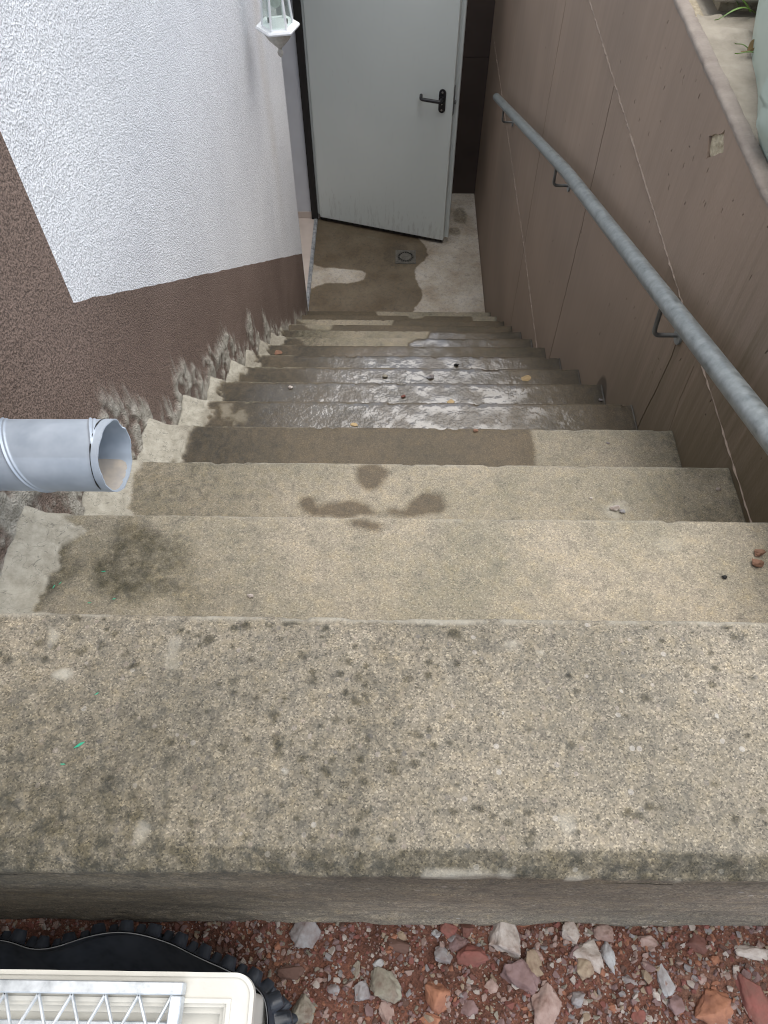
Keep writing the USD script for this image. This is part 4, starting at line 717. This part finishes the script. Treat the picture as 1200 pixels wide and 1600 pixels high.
STONES = [
 (-0.1072, 0.1071, 0.0371, 0.0395, 20, 'grey', 'angular grey stone against the step, right of the black membrane'),
 (0.0217, 0.1050, 0.0151, 0.0120, 0, 'tan', 'small buff stone close under the step, above the dark brown clod'),
 (0.0671, 0.1078, 0.0118, 0.0112, 0, 'blue', 'tiny pale stone beside the small red stone under the step'),
 (0.0842, 0.1132, 0.0228, 0.0189, 10, 'red', 'small brick red stone touching the step'),
 (0.1078, 0.1135, 0.0177, 0.0172, 40, 'darkred', 'small dark red stone touching the step left of the big cream stone'),
 (0.1599, 0.1009, 0.0419, 0.0479, 30, 'white', 'largest cream white stone, right under the step'),
 (0.1145, 0.0807, 0.0381, 0.0287, -5, 'red', 'flat dark crimson stone left of the cream white stone'),
 (0.0772, 0.0824, 0.0216, 0.0254, 50, 'grey', 'pointed pale grey sliver left of the crimson stone'),
 (0.0953, 0.0986, 0.0234, 0.0256, 0, 'purple', 'purple grey lump above the crimson stone'),
 (-0.0080, 0.0727, 0.0149, 0.0109, 30, 'blue', 'small white blue pebble above the long grey green stone'),
 (-0.0384, 0.0660, 0.0107, 0.0201, -10, 'green', 'small greenish upright chip near the long grey green stone'),
 (0.0013, 0.0476, 0.0456, 0.0315, -35, 'green', 'long grey green stone with rusty edge'),
 (-0.0294, 0.0404, 0.0227, 0.0231, -50, 'grey', 'grey triangular chip left of the long grey green stone'),
 (0.0661, 0.0382, 0.0340, 0.0396, 25, 'orange', 'bright orange red brick fragment'),
 (-0.1072, 0.0184, 0.0384, 0.0343, 15, 'green', 'rounded greenish grey stone beside the black membrane'),
 (0.0040, 0.0191, 0.0208, 0.0277, 20, 'pink', 'pinkish broken stone below the long grey green stone'),
 (0.0567, 0.0118, 0.0255, 0.0162, 5, 'orange', 'orange fragment at the lower picture edge below the brick fragment'),
 (0.0167, 0.0947, 0.0301, 0.0170, -15, 'brown', 'dark brown clod near the step'),
 (-0.1245, 0.0621, 0.0361, 0.0168, 0, 'brown', 'dark brown piece of wood beside the membrane'),
 (0.2449, 0.1115, 0.0227, 0.0284, 15, 'white', 'white block shaped stone under the step'),
 (0.2691, 0.0870, 0.0399, 0.0356, -30, 'white', 'white stone with pink corner below the block shaped white stone'),
 (0.2886, 0.1113, 0.0253, 0.0275, 20, 'pink', 'pinkish red rounded stone right of the white block'),
 (0.2925, 0.0830, 0.0149, 0.0389, 15, 'blue', 'long thin blue grey sliver'),
 (0.2585, 0.0697, 0.0230, 0.0252, -20, 'tan', 'beige veined stone below the white stone with pink corner'),
 (0.2000, 0.0839, 0.0199, 0.0135, -40, 'pink', 'small pale lilac chip beside the tan stone'),
 (0.1947, 0.0725, 0.0330, 0.0252, -45, 'tan', 'tan stone above the purple stone'),
 (0.1771, 0.0596, 0.0376, 0.0451, 40, 'purple', 'large purple grey stone with orange corner'),
 (0.2038, 0.0277, 0.0369, 0.0508, -15, 'pink', 'large pink grey upright slab at the lower picture edge'),
 (0.3589, 0.0591, 0.0180, 0.0333, 10, 'blue', 'pale blue grey rectangular stone'),
 (0.3144, 0.0564, 0.0196, 0.0133, -20, 'grey', 'small grey stone left of the pale blue grey rectangular stone'),
 (0.3453, 0.1003, 0.0251, 0.0171, -10, 'pink', 'flat mauve pink stone in the red soil'),
 (0.4078, 0.1003, 0.0267, 0.0239, 0, 'darkred', 'dark red brown clod with shadowed hollow'),
 (0.4804, 0.0911, 0.0416, 0.0161, -12, 'white', 'long white stone at the right picture edge'),
 (0.4165, 0.0304, 0.0433, 0.0393, -20, 'orange', 'large orange tan brick fragment'),
 (0.4644, 0.0425, 0.0323, 0.0610, 25, 'red', 'tall rust red slab at the right picture edge'),
 (0.3687, 0.0318, 0.0193, 0.0197, -40, 'purple', 'lavender stone between the pale blue stone and the orange tan fragment'),
 (0.3465, 0.0410, 0.0097, 0.0099, 0, 'white', 'tiny white pebble below the pale blue grey rectangular stone'),
 (0.1846, 0.1234, 0.0271, 0.0104, 0, 'orange', 'reddish flake wedged under the step beside the cream stone'),
 (0.4090, 0.0611, 0.0147, 0.0108, 20, 'pink', 'small pale pink chip above the orange tan fragment'),
 (0.3419, 0.0729, 0.0181, 0.0126, -20, 'purple', 'small lilac stone above the pale blue grey rectangular stone'),
 (0.4308, 0.0811, 0.0149, 0.0118, 0, 'orange', 'small orange stone below the red brown clod'),
 (0.4530, 0.0708, 0.0131, 0.0109, 30, 'white', 'small cream chip left of the tall rust slab'),
 (0.1371, 0.0493, 0.0179, 0.0149, 15, 'pink', 'small rosy stone between the brick fragment and the purple stone'),
 (0.1074, 0.0251, 0.0209, 0.0164, 0, 'purple', 'mauve stone at the lower edge right of the brick fragment'),
 (0.2451, 0.0370, 0.0194, 0.0165, 30, 'grey', 'small grey stone right of the pink grey slab'),
 (0.2879, 0.0274, 0.0144, 0.0115, 0, 'orange', 'small orange and yellow chip on the red soil'),
 (-0.0660, 0.0433, 0.0162, 0.0132, 10, 'grey', 'small grey pebble between the membrane and the grey chip'),
 (0.3182, 0.0178, 0.0191, 0.0146, 0, 'red', 'small red stone at the lower picture edge'),
 (-0.4811, 0.0696, 0.0281, 0.0202, 0, 'white', 'broken pale rubble piece in the pit behind the tray'),
]
placed = []
for i, (x, y, w, d, rot, col, label) in enumerate(STONES):
    w *= 1.06; d *= 1.06
    h = min(w, d) * 0.75; z = ground_z(x, y) + h * 0.09
    m = stone_mesh(max(w, 0.006), max(d, 0.006), h, 300 + i)
    m.apply_transform(trimesh.transformations.rotation_matrix(math.radians(rot), [0, 0, 1]))
    o = UsdGeom.Xform  # placed as a plain mesh
    m.apply_translation([x, y, z]); obj('stone', m, SM[col], None, smooth=45, label=label, category='stone'); placed.append((x, y, max(w, d) / 2))

def gravel(name, mats, n, lo, hi, seed, label, ya=-0.10, yb=0.128):
    r = np.random.default_rng(seed); pi = UsdGeom.PointInstancer.Define(stage, path_for(name, None)); meta(pi.GetPrim(), label, 'gravel', None, 'stuff')
    rel = pi.CreatePrototypesRel(); np_ = 0
    for j, mname in enumerate(mats):
        for q in range(2):
            sm = stone_mesh(1, r.uniform(0.6, 0.95), r.uniform(0.45, 0.75), 700 + seed * 31 + j * 7 + q) if False else None
            pts = r.normal(size=(11, 3)); pts /= np.linalg.norm(pts, axis=1)[:, None]; hm = trimesh.convex.convex_hull(pts * [0.5, r.uniform(0.3, 0.48), r.uniform(0.25, 0.4)])
            prim = usdkit.mesh(stage, f'{pi.GetPath()}/pebble_{np_:03d}' if np_ else f'{pi.GetPath()}/pebble', hm, SM[mname]); rel.AddTarget(prim.GetPath()); np_ += 1
    x = r.uniform(-0.56, 0.645, n); y = r.uniform(ya, yb, n)
    size = lo * (hi / lo) ** (r.uniform(0, 1, n) ** 1.9)
    z = np.array([ground_z(a, b) for a, b in zip(x, y)]) + size * 0.12
    pi.CreatePositionsAttr(Vt.Vec3fArray.FromNumpy(np.stack([x, y, z], -1).astype(np.float32)))
    pi.CreateScalesAttr(Vt.Vec3fArray.FromNumpy(np.repeat(size[:, None], 3, 1).astype(np.float32)))
    pi.CreateProtoIndicesAttr(Vt.IntArray.FromNumpy(r.integers(0, np_, n).astype(np.int32)))
    qs = []
    for a in r.normal(size=(n, 4)):
        a = a * [1, 0.25, 0.25, 1]; a /= np.linalg.norm(a); qs.append(Gf.Quath(float(a[0]), float(a[1]), float(a[2]), float(a[3])))
    pi.CreateOrientationsAttr(Vt.QuathArray(qs))
gravel('gravel', ['grey', 'pink', 'red', 'tan', 'purple', 'orange', 'darkred'], 260, 0.011, 0.021, 12, 'thumbnail sized grey, pink and red stones half sunk in the soil below the top step')
gravel('gravel', ['grey', 'pink', 'red', 'tan', 'purple', 'orange', 'darkred', 'white'], 12000, 0.003, 0.02, 13, 'loose red and grey gravel on the soil further from the top step', -0.75, -0.10)
gravel('gravel', ['red', 'darkred', 'pink', 'grey', 'orange', 'purple', 'white', 'brown', 'tan', 'pink', 'purple', 'green'], 15000, 0.0026, 0.0125, 11, 'fine red and grey gravel scattered over the soil below the top step')

# ------------------------------------------------------------------ small things on the steps and ledge
def tread_at(x, y):
    return -RISE * max(0, math.ceil((y - 0.4023) / TREAD - 1e-6)) if y > Y0 else 0.0
def bit(name, x, y, size, mat_, label, category, group=None, shape=(1, 0.7, 0.6), rot=0, seed=0):
    m = stone_mesh(size * shape[0], size * shape[1], size * shape[2], 900 + seed); m.apply_transform(trimesh.transformations.rotation_matrix(math.radians(rot), [0, 0, 1]))
    m.apply_translation([x, y, tread_at(x, y) + size * shape[2] * 0.38]); return obj(name, m, mat_, None, smooth=22, label=label, category=category, group=group)
bit('brick_chip', 0.5490, 0.5914, 0.0171, CHIPR, 'reddish brown chip near the right wall on the second step, upper of two', 'chip', group=None, shape=(1, 0.7, 0.6), rot=0, seed=1)
bit('brick_chip', 0.5415, 0.5737, 0.0188, CHIPR, 'reddish brown chip near the right wall on the second step, lower of two', 'chip', group=None, shape=(1, 0.7, 0.6), rot=0, seed=2)
bit('pebble', 0.4871, 0.5504, 0.0084, DARK, 'black pebble left of the two brown chips', 'pebble', group=None, shape=(1, 0.7, 0.6), rot=0, seed=3)
bit('pebble', -0.1986, 0.5115, 0.0092, SM["white"], 'white pebble near the edge of the second step', 'pebble', group=None, shape=(1, 0.7, 0.6), rot=0, seed=4)
bit('pebble', 0.6151, 0.8455, 0.0096, SM["white"], 'pale round pebble on the third step beside the moss', 'pebble', group=None, shape=(1, 0.7, 0.6), rot=0, seed=5)
bit('pebble', 0.4138, 0.7993, 0.0189, SM["white"], 'crumbled white lump with splash on the third step', 'pebble', group=None, shape=(1, 0.7, 0.6), rot=0, seed=6)
bit('pebble', 0.4268, 0.7924, 0.0106, SM["grey"], 'small grey grit beside the crumbled white lump', 'pebble', group=None, shape=(1, 0.7, 0.6), rot=0, seed=7)
bit('pebble', 0.3735, 0.8220, 0.0059, SM["white"], 'tiny white grit left of the crumbled white lump', 'pebble', group=None, shape=(1, 0.7, 0.6), rot=0, seed=8)
bit('pebble', 0.4944, 1.1082, 0.0087, SM["grey"], 'tiny grey pebble on the dry end of the fourth step', 'pebble', group=None, shape=(1, 0.7, 0.6), rot=0, seed=9)
bit('pebble', 0.1954, 1.1406, 0.0118, CHIPR, 'small red brown crumb at the wet step edge', 'pebble', group=None, shape=(1, 0.7, 0.6), rot=0, seed=10)
bit('pebble', 0.6338, 1.5826, 0.0136, SM["grey"], 'grey pebble in the right corner of a wet step', 'pebble', group=None, shape=(1, 0.7, 0.6), rot=0, seed=11)
bit('pebble', 0.1340, 1.8538, 0.0264, SM["grey"], 'rounded grey pebble on a wet step in the middle', 'pebble', group=None, shape=(1, 0.7, 0.6), rot=0, seed=12)
bit('pebble', -0.0199, 1.8550, 0.0198, SM["green"], 'greenish pebble left of the rounded grey pebble', 'pebble', group=None, shape=(1, 0.7, 0.6), rot=0, seed=13)
bit('pebble', 0.2486, 2.1004, 0.0195, DARK, 'small black pebble on a shiny wet step', 'pebble', group=None, shape=(1, 0.7, 0.6), rot=0, seed=14)
bit('pebble', 0.0375, 1.5910, 0.0156, SM["red"], 'red crumb on the shiny wet step', 'pebble', group=None, shape=(1, 0.7, 0.6), rot=0, seed=15)
bit('pebble', -0.3078, 1.6240, 0.0157, SM["white"], 'white crumb on the left half of a wet step', 'pebble', group=None, shape=(1, 0.7, 0.6), rot=0, seed=16)
bit('leaf_scrap', 0.4632, 1.8548, 0.0351, LEAF, 'pale brown leaf scrap on a wet step', 'leaf', group=None, shape=(1, 0.8, 0.12), rot=0, seed=17)
bit('leaf_scrap', 0.1806, 1.5719, 0.0251, LEAF, 'brown leaf scrap on the shiny wet step edge', 'leaf', group=None, shape=(1, 0.8, 0.15), rot=0, seed=18)
bit('leaf_scrap', -0.4758, 2.3537, 0.0324, CHIPR, 'reddish dead leaf beside the mortar on a lower step', 'leaf', group=None, shape=(1, 0.8, 0.2), rot=0, seed=19)
bit('leaf_scrap', -0.0966, 1.3167, 0.0202, LEAF, 'tan leaf scrap lying on the middle of a wet step', 'leaf', group=None, shape=(1, 0.6, 0.15), rot=0, seed=20)
bit('pebble', -0.1783, 4.3107, 0.0181, SM["white"], 'tiny white grit in the puddle on the landing', 'pebble', group=None, shape=(1, 0.7, 0.6), rot=0, seed=21)
bit('pebble', -0.4207, 4.9267, 0.0193, SM["white"], 'tiny white grit in front of the door on the landing', 'pebble', group=None, shape=(1, 0.7, 0.6), rot=0, seed=22)
bit('plastic_shred', -0.3174, 0.2393, 0.0119, SHRED, 'longest green plastic shred on the top step', 'plastic shred', group=None, shape=(1, 0.24, 0.14), rot=35, seed=23)
bit('plastic_shred', -0.3296, 0.2196, 0.0052, SHRED, 'short green plastic bit beside the longest shred on the top step', 'plastic shred', group=None, shape=(1, 0.24, 0.14), rot=0, seed=24)
bit('plastic_shred', -0.3724, 0.3663, 0.0065, SHRED, 'green plastic crumb near the far edge of the top step', 'plastic shred', group=None, shape=(1, 0.24, 0.14), rot=0, seed=25)
bit('plastic_shred', -0.3120, 0.2943, 0.0048, SHRED, 'tiny green plastic bit right of the white spot on the top step', 'plastic shred', group=None, shape=(1, 0.24, 0.14), rot=30, seed=26)
bit('plastic_shred', -0.5213, 0.5540, 0.0150, SHRED, 'longest green shred lying on the fresh mortar', 'plastic shred', group=None, shape=(1, 0.24, 0.14), rot=-70, seed=27)
bit('plastic_shred', -0.5189, 0.5316, 0.0056, SHRED, 'small green shred below the longest one on the mortar', 'plastic shred', group=None, shape=(1, 0.24, 0.14), rot=20, seed=28)
bit('plastic_shred', -0.5038, 0.5036, 0.0082, SHRED, 'green shred near the step edge on the mortar', 'plastic shred', group=None, shape=(1, 0.24, 0.14), rot=-20, seed=29)
bit('plastic_shred', -0.5508, 0.5227, 0.0083, SHRED, 'dark green shred beside the house wall', 'plastic shred', group=None, shape=(1, 0.24, 0.14), rot=-50, seed=30)
bit('plastic_shred', -0.5373, 0.5146, 0.0046, SHRED, 'tiny green crumb on the mortar near the wall', 'plastic shred', group=None, shape=(1, 0.24, 0.14), rot=0, seed=31)
bit('plastic_shred', -0.5258, 0.6165, 0.0058, SHRED, 'tiny green bit at the back of the mortar strip', 'plastic shred', group=None, shape=(1, 0.24, 0.14), rot=90, seed=32)
bit('plastic_shred', -0.4842, 0.5236, 0.0065, SHRED, 'small green shred where the mortar meets the step', 'plastic shred', group=None, shape=(1, 0.24, 0.14), rot=70, seed=33)
bit('plastic_shred', -0.4766, 0.5300, 0.0065, SHRED, 'green bit just right of the mortar', 'plastic shred', group=None, shape=(1, 0.24, 0.14), rot=60, seed=34)
bit('plastic_shred', -0.4177, 0.5499, 0.0066, SHRED, 'green bit in the dark patch of the second step', 'plastic shred', group=None, shape=(1, 0.24, 0.14), rot=10, seed=35)
bit('plastic_shred', -0.3931, 0.5050, 0.0055, SHRED, 'green bit near the edge of the dark patch', 'plastic shred', group=None, shape=(1, 0.24, 0.14), rot=20, seed=36)
bit('plastic_shred', -0.4264, 0.4984, 0.0055, SHRED, 'pale green bit at the second step edge', 'plastic shred', group=None, shape=(1, 0.24, 0.14), rot=0, seed=37)
# grass and leaf on the ledge
def blade(p0, p1, w, lift=0.01, n=10):
    p0, p1 = np.array(p0, float), np.array(p1, float); d = p1 - p0; s = np.array([-d[1], d[0], 0]); s /= np.linalg.norm(s) + 1e-9; V = []
    for i in range(n + 1):
        q = i / n; c = p0 + d * q + np.array([0, 0, lift * math.sin(math.pi * min(1, q * 1.15)) if q < 0.87 else 0]); ww = w * (1 - q ** 1.8) / 2 + 0.0003
        V += [c - s * ww + [0, 0, 0.0008], c - [0, 0, 0.0008], c + s * ww + [0, 0, 0.0008]]
    V = np.array(V); F = []
    for i in range(n):
        for j in range(2): F.append([i * 3 + j, i * 3 + j + 1, i * 3 + j + 4, i * 3 + j + 3])
    return (V, np.array(F))
g1 = thing('grass_tuft', 'green grass blades growing at the gap under the raised slab', 'grass', (0.80, 1.90, 0.006))
obj('blade', blade((0, 0, 0), (-0.083, 0.035, 0.012), 0.010, 0.02), GRASS, g1, smooth=True); obj('blade', blade((0.01, -0.002, 0), (-0.094, -0.048, 0.004), 0.008, 0.016), GRASS, g1, smooth=True); obj('blade', blade((-0.02, 0.012, 0), (-0.070, 0.025, 0.02), 0.009, 0.012), GRASS, g1, smooth=True)
g2 = thing('grass_tuft', 'dark green grass blades beside the dry leaf on the ledge', 'grass', (0.775, 1.700, 0.004))
obj('blade', blade((0.0, 0.0, 0), (-0.060, 0.005, 0.004), 0.006, 0.006), GRASS, g2, smooth=True); obj('blade', blade((-0.022, 0.03, 0), (-0.048, 0.052, 0.003), 0.003, 0.004), GRASS, g2, smooth=True)
def leaf_mesh(l, w, curl, seed):
    u = np.linspace(0, 1, 14); vv = np.linspace(-1, 1, 9); U, V_ = np.meshgrid(u, vv, indexing='ij'); hw = w / 2 * np.sin(np.pi * np.clip(U, 0.02, 0.98)) ** 0.75
    z = curl * (V_ ** 2) * hw / w * 2 + curl * 0.6 * (U - 0.5) ** 2 + 0.004 * fb(U, V_, 0 * U, 4, seed)
    return (np.stack([(U - 0.5) * l, V_ * hw, z], -1).reshape(-1, 3), grid_faces(14, 9))
lf = thing('dry_leaf', 'curled brown dry leaf on the concrete ledge beside the green cover', 'leaf', (0.7590, 1.717, 0.006), 20)
obj('leaf_blade', leaf_mesh(0.036, 0.026, 0.016, 3), LEAF, lf, smooth=True); obj('stalk', tube([(-0.017, 0, 0.004), (-0.03, 0.004, 0.003)], 0.0008, 5), LEAF, lf)

# sage green fabric cover at the right edge of the ledge
def cover():
    nu, nv = 140, 70; a = np.linspace(0, 2 * np.pi, nu, endpoint=False); h = np.linspace(0, 1, nv); A, H_ = np.meshgrid(a, h, indexing='ij')
    r = 0.20 * (0.98 + 0.30 * np.sin(np.pi * np.clip(H_ * 1.3, 0, 1)) * 0.35 - 0.25 * H_ ** 2) * (1 - 0.97 * sstep(0.82, 1.0, H_))
    r = r + 0.005 * np.sin(A * 9 + 5 * H_ + 2) * (1 - 0.5 * H_) + 0.010 * (fb(np.cos(A), np.sin(A), H_, 2.2, 161) - 0.5)
    r = r + 0.024 * np.exp(-(((A - 3.42 + 0.35 * (H_ - 0.15)) % (2 * np.pi)) / 0.16) ** 2) * sstep(0.02, 0.14, H_) * sstep(0.95, 0.5, H_)
    y = 1.55 + r * np.sin(A) * 2.75; x = 0.936 + (y - 1.60) * 0.20 + r * np.sign(np.cos(A)) * np.abs(np.cos(A)) ** 0.55 * 1.05; z = -0.01 + 0.50 * H_ - 0.03 * sstep(0.8, 1, H_) * 0
    v = np.stack([x, y, z], -1).reshape(-1, 3); F = []
    i = np.arange(nu); k = (i + 1) % nu
    f = np.concatenate([np.stack([i * nv + j, k * nv + j, k * nv + j + 1, i * nv + j + 1], -1) for j in range(nv - 1)])
    return (v, f)
tp = thing('fabric_cover', 'smooth sage green fabric cover standing on the ledge at the top right', 'cover', (0, 0, 0))
obj('cover_cloth', cover(), TARP, tp, smooth=True)
